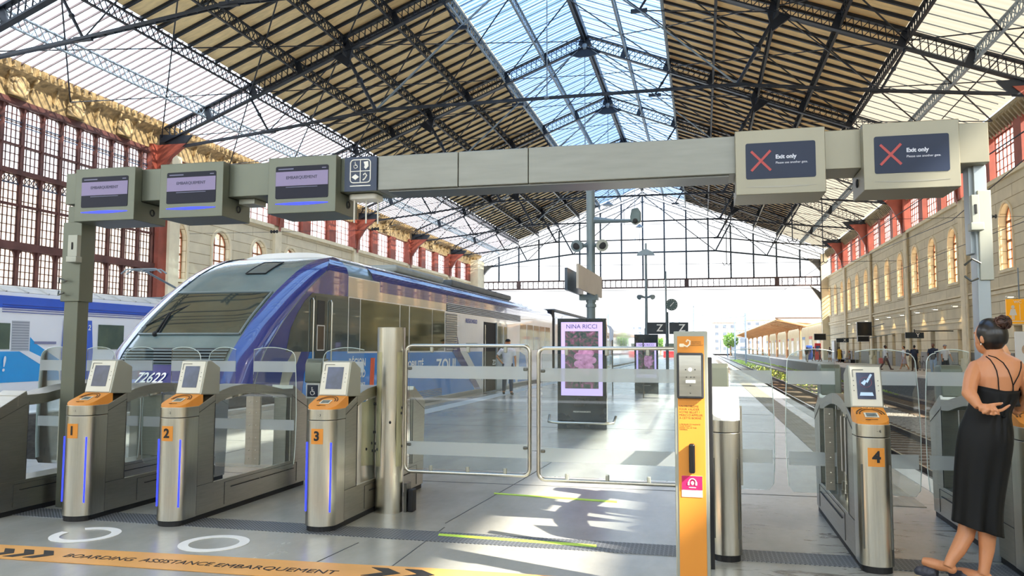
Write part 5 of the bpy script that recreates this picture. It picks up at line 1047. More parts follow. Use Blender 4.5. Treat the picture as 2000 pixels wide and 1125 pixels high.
def totem(x, y, w_, h, lab, bar=True):
    r = root('advertising_totem', (x, y, 0), lab, 'advertising totem', 'advertising totems on the middle platform'); s = w_ / .92
    MB().box(-w_ / 2, w_ / 2, 0, .16, 0, h).build('housing', marble, r, bevel=.006)
    q = MB().box(-.39 * s, .39 * s, -.006, 0, .62 * s, 1.99 * s).build('screen', lavp, r)
    MB().box(-.315 * s, .315 * s, -.009, -.006, .75 * s, 1.82 * s).build('poster_picture', MATS['poster_picture'], q)
    fl = MB()
    for i in range(7):
        a = i * PI / 3.5; fl.ball((.06 * s + .12 * s * math.cos(a), -.012, (1.28 + .16 * math.sin(a)) * s), (.1 * s, .004, .07 * s), 8, 6)
    fl.ball((.06 * s, -.014, 1.3 * s), (.07 * s, .006, .09 * s), 8, 6).ball((.1 * s, -.013, 1.12 * s), (.05 * s, .004, .14 * s), 8, 6)
    fl.build('flower_shape', mat('poster_pink', 'c58fb8', .4, 0, .4, 12, emit=.25, c2='7c4a6c'), q)
    text('lettering', 'NINA RICCI', .115 * s, mat('poster_ink', '3d3766', .4, 0, 0, 1), q, (0, -.008, 1.905 * s), sx=.98, ext=.001)
    text('lettering', 'MEDIATRANSPORTS', .036 * s, white, r, (0, -.004, .32 * s), ext=.001)
    if bar: MB().tube([(-.62, .06, .24), (-.60, -.16, .14), (-.45, -.2, .13), (.45, -.2, .13), (.60, -.16, .14), (.62, .06, .24)], .025, 8).tube([(-.45, -.2, .13), (-.45, 0, .13)], .02, 8).tube([(.45, -.2, .13), (.45, 0, .13)], .02, 8).build('bumper_rail', steel, r, smooth=True)
    return r
totem(-2.2, 14.85, .92, 2.06, 'large dark totem with a lilac perfume poster reading NINA RICCI')
totem(-1.83, 27, .78, 1.97, 'smaller lilac poster totem seen further down the middle platform', False)
poleg = mat('pole_blue_grey', '76858c', .4, .3, .1, 2)
r = root('platform_pole', (-2.11, 15.5, 0), 'tall grey pole behind the large totem carrying speakers, a camera and sign panels', 'pole')
MB().cyl(0, 0, 0, 4.6, .085, 16).cyl(0, 0, 2.3, 2.36, .105, 16).cyl(0, 0, 2.4, 2.46, .1, 16).build('shaft', poleg, r)
for s in (-1, 1):
    q = MB().tube([(s * .08, 0, 3.52), (s * .2, -.04, 3.52)], .04, 8).build('speaker_arm', poleg, r); MB().tube([(s * .2, .07, 3.53), (s * .24, -.12, 3.50), (s * .25, -.2, 3.49)], [.07, .1, .12], 14).build('loudspeaker', mat('speaker_grey', 'a3a79f', .4, .2, .1, 2) if s > 0 else poleg, q); MB().ball((s * .25, -.2, 3.49), (.075, .012, .075), 10, 6).build('speaker_mouth', black, q)
q = MB().tube([(.08, 0, 4.02), (.45, -.1, 3.98), (.88, -.25, 3.95)], [.07, .035, .025], 8).build('camera_arm', poleg, r); MB().prism([(.80, 4.0), (.83, 4.16), (.95, 4.18), (1.0, 4.1), (1.0, 3.92), (.9, 3.86), (.82, 3.9)], 'Y', -.35, -.18).build('camera_housing', mat('camera_grey', '5f7071', .35, .2, .3, 5), q, bevel=.02); MB().ball((.90, -.36, 3.92), (.05, .03, .05), 8, 6).build('camera_lens', black, q)
MB().prism([(-.5, 2.75), (-.5, 3.18), (0, 2.95), (0, 2.6)], 'Y', -.2, -.16) if 0 else None
a, b = W3(1137, 512, 14.6), W3(1176, 566, 14.0)
def panel(p0, p1, z0, z1, th, nm, m):
    dx = Vector((p1[0] - p0[0], p1[1] - p0[1], 0)); nn = Vector((-dx.y, dx.x, 0)).normalized() * th; vs = [(p[0] + o.x, p[1] + o.y, z) for z in (z0, z1) for p, o in ((p0, nn * 0), (p1, nn * 0), (p1, nn), (p0, nn))]
    return MB().add(vs, [(0, 3, 2, 1), (4, 5, 6, 7), (0, 1, 5, 4), (1, 2, 6, 5), (2, 3, 7, 6), (3, 0, 4, 7)]).build(nm, m, r)
panel((.06, -2.0), (.12, .8), 2.53, 2.95, .04, 'train_sign_panel', mat('sign_back', 'b3aca2', .5, .2, .12, 2)); panel((-.20, -1.6), (-.16, .1), 2.53, 2.93, .05, 'train_sign_panel', mat('sign_face_dark', '3f4d5e', .2, .1, .2, 2)); panel((-.22, -.1), (.14, -.1), 2.44, 2.55, .2, 'sign_bracket', poleg)
def lamp_post(x, y, h, lab, horns=True, sc=1.):
    r = root('lamp_post', (x, y, 0), lab, 'lamp post', 'lamp posts down the middle platform'); MB().cyl(0, 0, 0, h * .38, .12 * sc, 12).tube([(0, 0, h * .38), (0, 0, h)], [.085 * sc, .065 * sc], 12).build('post', poleg, r); MB().tube([(0, 0, h), (0, 0, h + .5)], [.05, .06], 8).prism([(-.5, h - .18), (-.42, h - .02), (-.1, h + .14), (.1, h + .14), (.42, h - .02), (.5, h - .18)], 'Y', -.18, .18).build('lamp_head', mat('lamp_head_grey', '9aaab2', .4, .2, .1, 2), r)
    if horns:
        for s in (-1, 1): MB().tube([(s * .07, 0, h * .63), (s * .3, -.1, h * .64), (s * .38, -.25, h * .63)], [.05, .09, .15], 10).build('loudspeaker', poleg, r)
    return r
lamp_post(-3.02, 45, 6.9, 'slim grey lamp post in the middle of the view beyond the totems')
lamp_post(-1.5, 150, 9.5, 'distant lamp post outside the shed, left of the tracks', False); lamp_post(.2, 190, 9.5, 'very distant lamp post outside the shed near the tracks', False)
r = root('platform_clock', (-2.16, 50, 0), 'round dark platform clock on a slim pole with a lamp', 'clock'); MB().cyl(0, .2, 0, 6.3, .05, 8).build('post', poleg, r)
m_ = MB().cyl(0, 0, -.06, .06, .37, 24); m_.xf(Matrix.Translation((.35, 0, 4.2)) @ Matrix.Rotation(PI / 2, 4, 'X')); q = m_.build('clock_face', mat('clock_green', '3f5450', .3, 0, .1, 3), r); MB().bar((.35, -.075, 4.2), (.5, -.075, 4.36), .03, .01, (0, 1, 0)).bar((.35, -.075, 4.2), (.26, -.075, 4.1), .04, .01, (0, 1, 0)).build('clock_hands', white, q)
m_ = MB()
for k in range(12): m_.box(.35 + .3 * math.cos(k * PI / 6) - .012, .35 + .3 * math.cos(k * PI / 6) + .012, -.07, -.06, 4.2 + .3 * math.sin(k * PI / 6) - .02, 4.2 + .3 * math.sin(k * PI / 6) + .02)
m_.build('clock_mark', white, q)
signd = mat('sign_black', '1f2a33', .4, 0, .1, 3)
def letter_sign(x, y, z, ch, lab, w_=.62, h=.46, hang=1.2):
    r = root('platform_letter_sign', (x, y, z), lab, 'sign', 'platform letter signs'); MB().box(-w_, w_, 0, .12, -h / 2, h / 2).build('sign_box', signd, r, bevel=.01); text('lettering', ch, h * .85, white, r, (w_ * .35, -.006, 0), ext=.003, font_off=.006)
    return r
for x_, lab in ((-2.2, 'dark sign with a white letter Z, the left one of the pair'), (-1.12, 'dark sign with a white letter Z, the right one of the pair')):
    r = letter_sign(x_, 40, 2.5, 'Z', lab, .46, .58); MB().cyl(.54 if x_ < -2 else -.54, .06, -2.5, .8, .05, 8).build('post', poleg, r)
r = letter_sign(14.5, 61, 2.48, 'Y', 'dark sign with a white letter Y above the right platform', .6, .42); MB().tube([(0, .06, .2), (0, .06, .42)], .04, 6).tube([(0, .1, .3), (2.5, .1, .3)], .04, 6).build('bracket', black, r)
r = letter_sign(14.0, 87.5, 2.40, 'X', 'dark sign with a white letter X further along the right platform', .6, .42); MB().tube([(0, .06, .2), (3.0, .1, .25)], .04, 6).build('bracket', black, r)
def hang_screen(x, y, z, w_, h, lab):
    r = root('hanging_screen', (x, y, z), lab, 'screen', 'dark screens hung over the right platform'); MB().box(-w_ / 2, w_ / 2, 0, .3, -h / 2, h / 2).build('casing', mat('casing_grey', '6c7074', .4, .2, .1, 2), r, bevel=.02); MB().box(-w_ / 2 + .05, w_ / 2 - .05, -.012, 0, -h / 2 + .05, h / 2 - .05).build('screen', mat('screen_off', '10161f', .12, 0, .1, 2), r); MB().tube([(0, .15, 0), (17 - x, .15, .5)], .04, 6).build('bracket', iron_l, r); return r
hang_screen(15.2, 82.5, 3.45, 1.35, 1.35, 'large square black screen hanging above the right platform'); hang_screen(14.3, 78.2, 2.43, 1.0, .5, 'small dark departure screen below the square black one'); hang_screen(14.2, 105, 3.0, 1.4, .8, 'grey slanted screen near the far end of the right platform')
# wall lamps
lm = mat('lamp_metal', 'cfcfc8', .3, .5, .05, 2); lmg = mat('lamp_glow', (1, .85, .55), .3, emit=6)
for i, y in enumerate((49.0, 54.5, 58.9, 63.6, 68.6, 73.6, 78.6, 83.6, 88.8, 94, 99)):
    r = root('wall_lamp', (16.95, y, 4.42), 'small flat wall lamp on the right stone wall, %s from the concourse' % ORD[i], 'lamp', 'flat wall lamps along the right wall')
    MB().box(-.6, 0, -.12, .12, -.03, .03).build('lamp_body', lm, r, bevel=.01); MB().box(-.5, -.25, -.08, .08, -.045, -.03).build('diffuser', lmg, r)
    ld = bpy.data.lights.new('wall_lamp_light', 'SPOT'); ld.energy = 60; ld.color = (1, .72, .35); ld.spot_size = 1.9; ld.shadow_soft_size = .1; lo = bpy.data.objects.new('wall_lamp_light', ld); COL.objects.link(lo); lo.location = (-.35, 0, -.06); lo.rotation_euler = (0, .25, 0); lo.parent = r
# downpipes, camera, wires
for i, y in enumerate((57.2, 72.4, 87.4, 102.2)):
    o = MB().tube([(16.8, y, 11.2), (16.8, y, .95), (16.65, y, .5)], .1, 8).cyl(16.8, y, 8.0, 8.15, .14, 8).cyl(16.8, y, 4.3, 4.45, .14, 8).build('downpipe', mat('pipe_cream', 'd9cdb2', .6, 0, .1, 3), smooth=False); tag(o, 'cream downpipe on the right wall, %s from the concourse' % ORD[i], 'pipe', 'downpipes on the right wall')
def wire(pts, lab, r_=.02):
    o = MB().tube(pts, r_, 5).build('overhead_wire', mat('wire_black', '2a2d33', .5, .3, 0, 1)); return tag(o, lab, 'wire', 'overhead wires above the tracks')
wire([(5.1, 12, 5.0), (5.1, 115, 5.6), (5.1, 300, 5.6)], 'contact wire above the track beside the middle platform', .012)
wire([(9.2, 13, 5.2), (9.2, 118, 5.5), (9.2, 300, 5.5)], 'contact wire above the track beside the stone wall platform', .012)
wire([W3(2050, 270, 26), W3(1860, 430, 40), W3(1640, 520, 85), W3(1600, 545, 110)], 'black wire sloping down in front of the arched windows', .02)
wire([W3(2040, 20, 28), W3(1840, 232, 45)], 'black cable slanting across the right eave glazing', .03)
wire([(-33, 46, 9.0), (16.8, 46, 8.4)], 'thin span wire crossing the hall below the trusses, nearest one', .012); wire([(-33, 76, 9.6), (16.8, 76, 9.3)], 'thin span wire crossing the hall, middle one', .02); wire([(-33, 105, 9.2), (16.8, 105, 9.0)], 'thin span wire crossing the hall, farthest one', .03)
for x_, y_, z_, lab in ((14.6, 46, 8.45, 'pair of dark insulators on the nearest span wire by the right wall'), (-27, 46, 8.95, 'dark insulator on the nearest span wire by the glass screen'), (-20, 46, 8.9, 'dark insulator on the nearest span wire near the left post')):
    m_ = MB()
    for k in range(5): m_.tube([(x_ + k * .1, y_, z_), (x_ + k * .1 + .05, y_, z_)], .11 if k % 2 == 0 else .06, 8)
    tag(m_.build('insulator', black), lab, 'insulator')
for x_, y_, lab in ((6.2, 60, 'wire hanger clamp hung from the third truss on the right'), (10.3, 75, 'wire hanger clamp hung from a truss near the right wall'), (2.2, 75, 'thin hanging rod with a small lamp left of the exit displays')):
    r = root('wire_hanger', (x_, y_ - 2, 9), lab, 'hanger'); zt = min(cz(abs(x_ - CX)), 15.4) - 9 - .3; MB().tube([(0, 0, 0), (0, 0, zt)], .04, 6).build('rod', iron, r); MB().tube([(-.35, 0, .15), (-.2, 0, -.1), (0, 0, .05), (.2, 0, -.1), (.35, 0, .15)], .04, 6).build('clamp', black, r)
# pendant lights under the trusses
for i, (px, py, Y) in enumerate(((1219, 430, 88), (1249, 440, 103), (1188, 396, 73))):
    p = W3(px, py, Y); r = root('pendant_lamp', (p.x, Y, p.z), 'small pendant lamp hanging on a long rod, %s' % ('second from the near end', 'farthest', 'nearest')[i], 'lamp', 'pendant lamps under the roof'); MB().tube([(0, 0, 0), (0, 0, 15.2 - p.z)], .035, 6).build('rod', iron_l, r); MB().tube([(0, 0, .1), (0, 0, -.25)], [.1, .55], 14).build('shade', iron_l, r)
# yellow sign
r = root('restroom_sign', (15.55, 44.8, 3.42), 'yellow hanging sign with a white figure and the letters WC', 'sign'); MB().box(-.62, .62, 0, .1, -.62, .62).build('sign_plate', mat('sign_yellow', 'f0a51c', .4, 0, .04, 2, emit=.15), r); q = MB(); q.ball((-.32, -.01, .22), (.08, .01, .09), 8, 6); q.prism([(-.42, .12), (-.22, .12), (-.15, -.2), (-.26, -.2), (-.26, -.42), (-.31, -.42), (-.31, -.2), (-.34, -.2), (-.34, -.42), (-.39, -.42), (-.39, -.2), (-.50, -.2)], 'Y', -.012, 0); q.box(-.02, .0, -.012, 0, -.42, .35).box(-.45, .55, -.012, 0, -.52, -.48); q.build('figure_symbol', white, r); text('lettering', 'WC', .2, white, r, (-.1, -.008, .47), ext=.002, font_off=.004)
MB().tube([(0, .05, .62), (0, .05, 2.2)], .03, 6).build('hanger', iron_l, r)
# bench, info boards, bins
r = root('platform_bench', (16.0, 97, 0), 'dark bench against the right wall with two people seated', 'bench'); MB().box(-.5, .5, -4.5, 4.5, .32, .36).build('seat', black, r); MB().box(-.4, .4, -4.2, -4.1, 0, .32).build('leg', black, r); MB().box(-.4, .4, 4.1, 4.2, 0, .32).build('leg', black, r)
for x_, y_, c_, h_, lab in ((15.6, 118, 'cf3030', 2.3, 'red kiosk at the far end of the right platform'), (14.6, 119, '3a5fb0', 2.0, 'blue ticket machine at the far end of the right platform')):
    r = root('platform_kiosk', (x_, y_, 0), lab, 'kiosk'); MB().box(-.4, .4, -.3, .3, 0, h_).build('casing', mat('kiosk_' + c_, c_, .4, 0, .1, 2), r, bevel=.03); MB().box(-.28, .28, -.32, -.3, h_ * .5, h_ * .85).build('screen', dark_scr, r)
r = root('poster_case', (16.6, 110.5, 0), 'white framed poster case at the foot of the wall end', 'poster case'); MB().box(-.1, .1, -1.1, 1.1, .2, 2.6).build('frame', mat('case_grey', 'a9aaa8', .4, .3, .05, 2), r); MB().box(-.12, -.1, -.95, .95, .35, 2.45).build('poster', mat('case_poster', 'cfd0cc', .5, 0, .1, 2), r)
r = root('information_stand', (12.15, 34.6, 0), 'white information stand with a pale picture beside the right picture edge', 'information stand'); MB().box(-.36, .36, 0, .06, .2, 2.2).build('panel', mat('info_white', 'e4e4e0', .4, 0, .03, 2), r); MB().ball((0, -.01, 1.5), (.15, .01, .2), 8, 6).build('picture', mat('info_tan', 'c9ab8e', .5, 0, .2, 8), r); MB().box(-.3, -.24, 0, .06, 0, .2).box(.24, .3, 0, .06, 0, .2).build('leg', steel_d, r)
r = root('blue_stand', (12.75, 34.4, 0), 'small bright blue board by the right picture edge', 'stand'); MB().box(-.2, .25, 0, .05, .1, 1.3).build('board', mat('board_blue', '2e86c8', .4, 0, .05, 2), r)
# glass windbreak beside the small totem
r = root('glass_shelter', (-2.5, 24.5, 0), 'low glass windbreak panels around the smaller totem', 'shelter'); q = MB(); q.add([(-.4, 0, .1), (1.9, 0, .1), (1.9, 0, 1.75), (-.4, 0, 1.75)], [(0, 1, 2, 3)]); q.add([(-.4, 0, .1), (-.4, 2, .1), (-.4, 2, 1.75), (-.4, 0, 1.75)], [(0, 1, 2, 3)]); q.build('glass_panel', pane_g, r); q = MB()
for p in ((-.4, 0), (1.9, 0), (.75, 0), (-.4, 2)): q.cyl(p[0], p[1], 0, 1.78, .02, 6)
q.build('frame', steel_d, r)
# ================================================================ outside: canopy, sheds, city
timber = mat('canopy_timber', 'f6dcae', .6, 0, .2, 1.2); cast = mat('cast_iron_tan', 'c69468', .6, 0, .2, 1)
r = root('platform_canopy', (14.5, 120, 0), 'long timber platform canopy on cast iron columns beyond the hall', 'canopy')
m_ = MB(); m_.prism([(-4.2, 5.7), (0, 4.75), (4.2, 5.9), (4.2, 6.0), (0, 4.9), (-4.2, 5.85)], 'Y', 0, 140); m_.build('canopy_roof', timber, r)
m_ = MB().bar((-4.1, 0, 5.62), (0, 0, 4.68), .1, .14).bar((4.1, 0, 5.8), (0, 0, 4.68), .1, .14); rf = m_.build('rafter', cast, r)
for k in range(1, 40): q = rf.copy(); COL.objects.link(q); q.location.y = k * 3.5
for k in range(8):
    y = k * 18.5 + .3; m_ = MB(); m_.cyl(-.9, y, 0, 1.4, .22, 10).cyl(-.9, y, 1.4, 4.6, .13, 10); m_.prism([(-1.0, 4.0), (-.8, 4.0), (-.5, 4.7), (1.2, 5.0), (1.2, 5.1), (-3.4, 5.45), (-3.4, 5.35), (-1.3, 4.8)], 'Y', y - .06, y + .06); m_.build('column', cast, r)
MB().box(-4.3, 4.3, -.1, .05, 5.8, 6.0).build('fascia', mat('fascia_brown', '7b6455', .6, 0, .1, 1), r); MB().box(3.6, 3.9, -.1, .1, 0, 6).build('end_post', mat('end_post_red', '9a5b4a', .6, 0, .1, 1), r)
r = root('station_annex', (22.2, 150, 0), 'cream station annex under the far canopy', 'building'); MB().box(-3, 3, -32, 120, 0, 6).build('wall', stone_p, r)
for k in range(14): MB().box(-3.05, -3, -28 + k * 10, -24 + k * 10, .1, 3.2).build('shopfront', mat('shop_glass', 'b9cdd6', .2, .2, .3, 1), r); MB().box(-3.06, -3, -28 + k * 10, -24 + k * 10, 3.3, 3.8).build('shop_sign', mat('shop_sign%d' % (k % 3), ('c96a5a', '6f8fc0', 'd9d3c4')[k % 3], .5, 0, .1, 1), r)
random.seed(11)
cb = [mat('city_%d' % i, c, .9, 0, .08, .3) for i, c in enumerate(('a2978a', 'b3aa9e', '9b8f85', 'a58d7a', '969aa0'))]; cw = mat('city_window', '5c636c', .5, 0, .2, 1); croof = mat('terracotta_roof', 'c28a6a', .9, 0, .2, .5)
def building(px, wpx, pyt, Y, lab, i):
    a = W3(px, pyt, Y); b = W3(px + wpx, pyt, Y); wd = b.x - a.x; h = a.z; r = root('apartment_block', ((a.x + b.x) / 2, Y, 0), lab, 'building', 'city buildings on the horizon'); MB().box(-wd / 2, wd / 2, 0, 14, -1, h).build('wall', cb[i % 5], r)
    fl = max(2, int(h / 3.2)); n = max(2, int(wd / 3.4)); m_ = MB()
    for k in range(fl):
        for j in range(n): m_.box(-wd / 2 + (j + .3) * wd / n, -wd / 2 + (j + .72) * wd / n, -.1, .05, k * h / fl + .9, k * h / fl + 2.4)
    m_.build('window_rows', cw, r); MB().box(-wd / 2 - .3, wd / 2 + .3, -.3, 14.3, h, h + .5).build('roof', croof if i % 2 else cb[2], r)
spec_b = [(1392, 46, 630, 420), (1455, 48, 626, 460), (1440, 20, 645, 380), (1330, 40, 655, 400), (1230, 26, 636, 520), (1262, 34, 660, 350), (1180, 44, 662, 380), (1100, 50, 664, 360), (1350, 30, 664, 300), (1420, 40, 658, 320), (1300, 22, 662, 420), (1060, 40, 660, 420), (1020, 36, 666, 380), (1130, 30, 655, 460), (1500, 60, 640, 400), (1560, 60, 634, 430), (980, 36, 662, 440), (940, 40, 666, 400)]
dsc = ['wide pale apartment slab with rows of windows above the tracks', 'tall pale block right of the apartment slab', 'narrow block between the two tall slabs', 'low pale building left of the apartment slab', 'slim distant tower in the middle of the horizon', 'low house behind the letter Z signs', 'low building right of the large totem', 'low long building behind the large totem', 'small block close to the left of the rails', 'small block straight above the rails', 'small house between the letter signs and the rails', 'pale block just right of the swing gate gap', 'low block seen over the left swing gate', 'distant block directly right of the pole', 'broad block behind the timber canopy, left part', 'broad block behind the timber canopy, right part', 'pale block behind the far railcar', 'low block behind the far railcar roof']
for i, (a, b, c, d) in enumerate(spec_b): building(a, b, c, d, dsc[i], i)
# trees beyond the canopy
leafm = mat('tree_leaves', '8fae5e', .8, 0, .3, .8)
def tree(x, y, h, lab):
    r = root('tree', (x, y, -.4), lab, 'tree', 'trees beside the far tracks'); MB().cyl(0, 0, 0, h * .5, .25, 8, .15).build('trunk', cast, r); m_ = MB()
    for k in range(420):
        a, t = random.uniform(0, 2 * PI), math.acos(random.uniform(-1, 1)); rr_ = random.uniform(.55, 1) * h * .33; c = Vector((rr_ * math.sin(t) * math.cos(a), rr_ * math.sin(t) * math.sin(a), h * .65 + rr_ * math.cos(t))); u = Vector((random.uniform(-1, 1), random.uniform(-1, 1), random.uniform(-1, 1))).normalized() * .35; v = u.cross(Vector((.3, .5, .8))).normalized() * .3; m_.add([c - u, c + v, c + u, c - v], [(0, 1, 2, 3)])
    m_.build('crown', leafm, r)
tree(7.6, 230, 6.5, 'pale green tree beside the tracks left of the canopy'); tree(-12, 240, 5, 'small green tree beyond the far railcar'); tree(-1.0, 285, 7, 'distant tree straight beyond the rails'); tree(-5, 270, 5, 'small distant tree left of the rails')
def mast(x, y, lab):
    r = root('catenary_mast', (x, y, -1), lab, 'mast', 'catenary masts beside the outer tracks'); MB().box(-.14, .14, -.14, .14, 0, 8.5).build('post', iron_l, r); MB().tube([(0, 0, 8), (-4, 0, 7.6)], .06, 6).tube([(0, 0, 6.6), (-2.6, 0, 7.6)], .05, 6).build('arm', iron_l, r)
for i, (x, y) in enumerate(((7.1, 140), (7.1, 185), (7.1, 240), (-4.5, 165), (-4.5, 230), (-16, 140), (-16, 190), (-24, 160), (-4.5, 320), (7.1, 330))): mast(x, y, 'grey catenary mast %s the middle rails, %s' % ('right of' if x > 0 else 'left of', ('nearest one on that side', 'second on that side', 'third on that side', 'nearest of the inner row', 'second of the inner row', 'nearest of the middle row', 'second of the middle row', 'alone in the outer row', 'farthest of the inner row', 'farthest on that side')[i]))
r = root('red_train', (-4.6, 128, -.9), 'small distant red and white train front beside the help point', 'train'); MB().box(-1.4, 1.4, 0, 20, .3, 4.0).build('car_body', whitep, r, bevel=.2); MB().box(-1.42, 1.42, -.05, 19, 1.0, 2.0).build('red_band', mat('train_red', 'c8373c', .3, 0, .05, 1), r); MB().box(-1.1, 1.1, -.06, 0, 2.2, 3.2).build('windscreen', cabglass, r)
# ================================================================ people
skin_t = mat('skin_warm', 'c98a62', .5, 0, .06, 12); skin_d = mat('skin_deep', '6b4632', .5, 0, .06, 12); hairm = mat('hair_dark', '1c1412', .45, 0, .4, 30)
def figure(nm, loc, rz, lab, top, bottom, skin=None, h=1.75, stride=.0, arms=(.15, .15), bend=(0.2, .2), shorts=False, skirt=False, cap=None, dress=None, hair=None, seated=False, shoes=None, group=None, hip_hand=False):
    """standing or walking figure facing -Y before rotation; one remeshed body, clothes as children"""
    skin = skin or skin_t; k = h / 1.75; r = root(nm, loc, lab, 'person', group, rz)
    V = lambda x, y, z: Vector((x * k, y * k, z * k)); hz = .93 if not seated else .50
    body = MB(); J = {}
    for s in (-1, 1):
        st = stride * s
        if seated: J[s] = [V(s * .09, 0, hz), V(s * .12, -.42, .48), V(s * .12, -.45, .09), V(s * .13, -.58, .035)]
        else: J[s] = [V(s * .09, 0, hz), V(s * .1, -st * .45 - .02, .5), V(s * .1, -st * .9 + (.08 if st < 0 else 0), .09), V(s * .12, -st * .9 - .15 + (.08 if st < 0 else 0), .035)]
        j = J[s]; body.tube([j[0], j[0].lerp(j[1], .5), j[1], j[1].lerp(j[2], .35), j[2]], [.085 * k, .078 * k, .055 * k, .056 * k, .038 * k], 10); body.tube([j[2], j[2].lerp(j[3], .5) - V(0, 0, .015), j[3]], [.042 * k, .045 * k, .03 * k], 8)
    dz = hz - .93; T = lambda x, y, z: V(x, y, z + dz)
    body.grid(lambda u, v: T((.155, .13, .155, .19, .10)[int(v * 4)] * math.cos(2 * PI * u), .11 * math.sin(2 * PI * u) * (1 if v < .99 else .7), (.88, 1.08, 1.28, 1.42, 1.50)[int(v * 4)]), 14, 4, True)
    body.add([], []); body.ball(T(0, 0, 1.18), (.14 * k, .1 * k, .3 * k), 12, 10)
    body.tube([T(0, 0, 1.42), T(0, -.01, 1.56)], .052 * k, 10); body.ball(T(0, -.02, 1.64), (.075 * k, .093 * k, .115 * k), 14, 12); body.ball(T(0, -.115, 1.625), (.014 * k, .02 * k, .022 * k), 6, 5); body.ball(T(.078, 0, 1.635), (.012 * k, .022 * k, .03 * k), 6, 5); body.ball(T(-.078, 0, 1.635), (.012 * k, .022 * k, .03 * k), 6, 5)
    A = {}
    for i, s in enumerate((-1, 1)):
        sh = T(s * .19, 0, 1.42); a = arms[i]; el = sh + V(s * .05, a * -.28 * 1.0, -.27) if not (hip_hand and s < 0) else sh + V(s * .16, .06, -.22)
        wr = el + V(0, -bend[i] * .25, -.24) if not (hip_hand and s < 0) else T(s * .17, -.03, .98)
        A[s] = (sh, el, wr); d = (wr - el).normalized(); body.tube([sh, sh.lerp(el, .5), el, wr], [.052 * k, .045 * k, .038 * k, .026 * k], 9); body.ball(wr + d * .05 * k, (.03 * k, .026 * k, .045 * k), 8, 6)
        for q in range(4): body.tube([wr + d * .07 * k + V((q - 1.5) * .012, 0, 0), wr + d * (.13 - abs(q - 1.3) * .008) * k + V((q - 1.5) * .014, -.01, 0)], .009 * k, 5)
        body.tube([wr + d * .03 * k + V(-s * .02, -.02, 0), wr + d * .075 * k + V(-s * .035, -.03, 0)], .010 * k, 5)
    b = body.build('body', skin, r); md = b.modifiers.new('r', 'REMESH'); md.mode = 'VOXEL'; md.voxel_size = .014; md.use_smooth_shade = True; md = b.modifiers.new('c', 'CORRECTIVE_SMOOTH') if 0 else b.modifiers.new('s', 'SMOOTH'); md.iterations = 2
    def cloth(mb, n_, m):
        o = mb.build(n_, m, r); md = o.modifiers.new('r', 'REMESH'); md.mode = 'VOXEL'; md.voxel_size = .018; md.use_smooth_shade = True; md = o.modifiers.new('s', 'SMOOTH'); md.iterations = 3; return o
    t = MB(); z0 = .86 if not seated else .9
    rows = [(.175, .13, z0 + dz), (.16, .125, 1.08 + dz), (.185, .13, 1.28 + dz), (.205, .12, 1.42 + dz), (.08, .08, 1.50 + dz)]
    vs = []; n = 16
    for a_, b_, z in rows: vs += [tuple(V(a_ * math.cos(2 * PI * i / n), b_ * math.sin(2 * PI * i / n), z)) for i in range(n)]
    t.add(vs, [(q * n + i, q * n + (i + 1) % n, (q + 1) * n + (i + 1) % n, (q + 1) * n + i) for q in range(4) for i in range(n)] + [tuple(range(n))[::-1], tuple(range(4 * n, 5 * n))])
    if not dress or dress == 'full':
        for s in (-1, 1): sh, el, wr = A[s]; t.tube([sh - (el - sh) * .1, sh.lerp(el, .75)], [.066 * k, .062 * k], 10)
    cloth(t, 'shirt', top)
    if dress or skirt:
        g = MB(); zb = .38 if dress else .45; vs = []; rows = [(.15, .12, 1.05), (.18, .15, .9), (.21, .19, .65), (.25, .22, zb)]
        for a_, b_, z in rows: vs += [tuple(V(a_ * math.cos(2 * PI * i / n), b_ * math.sin(2 * PI * i / n), z)) for i in range(n)]
        g.add(vs, [(q * n + i, q * n + (i + 1) % n, (q + 1) * n + (i + 1) % n, (q + 1) * n + i) for q in range(3) for i in range(n)] + [tuple(range(n))[::-1], tuple(range(3 * n, 4 * n))]); cloth(g, 'skirt', bottom)
    else:
        g = MB(); g.ball(V(0, 0, hz + .02), (.165 * k, .125 * k, .12 * k), 14, 8)
        for s in (-1, 1):
            j = J[s]; pts = [j[0] + V(0, 0, .05), j[0].lerp(j[1], .5), j[1]] + ([] if shorts else [j[1].lerp(j[2], .5), j[2]]); g.tube(pts, [v * k for v in ([.095, .09, .075] if not shorts else [.1, .1, .095]) + ([] if shorts else [.065, .055])], 12)
        cloth(g, 'shorts' if shorts else 'trousers', bottom)
    for s in (-1, 1): j = J[s]; MB().tube([j[2] + V(0, .04, -.045), j[2].lerp(j[3], .6) + V(0, 0, -.02), j[3] + V(0, -.05, -.01)], [.035 * k, .045 * k, .03 * k], 8).build('shoe', shoes or black, r, smooth=True)
    hm = MB(); hm.ball(T(0, .012, 1.665), (.083 * k, .098 * k, .108 * k), 14, 10)
    hm.v = [(x, y if y > -.05 * k or z > (1.70 + dz) * k else y * .6, z) for x, y, z in hm.v]; hm.build('hair', hair or hairm, r, smooth=True)
    if cap: c = MB(); c.ball(T(0, .0, 1.70), (.088 * k, .10 * k, .075 * k), 14, 10); c.tube([T(0, -.07, 1.70), T(0, -.17, 1.69)], [.06 * k, .04 * k], 8); c.v = [(x, y, max(z, (1.685 + dz) * k)) for x, y, z in c.v]; c.build('cap', cap, r, smooth=True)
    return r
C_ = lambda n, c: mat('cloth_' + n, c, .8, 0, .12, 8)
wt, nv, jn, gy, yl, mr = C_('white', 'e3e1e6'), C_('navy', '222c42'), C_('jean', '8fa5c0'), C_('grey', '8c8c90'), C_('yellow', 'c9a83c'), C_('maroon', '5e2a33'); bk_, cr_ = C_('black', '1b1c20'), C_('cream', 'cfc7b8'); dj = C_('dark_jean', '35485e')
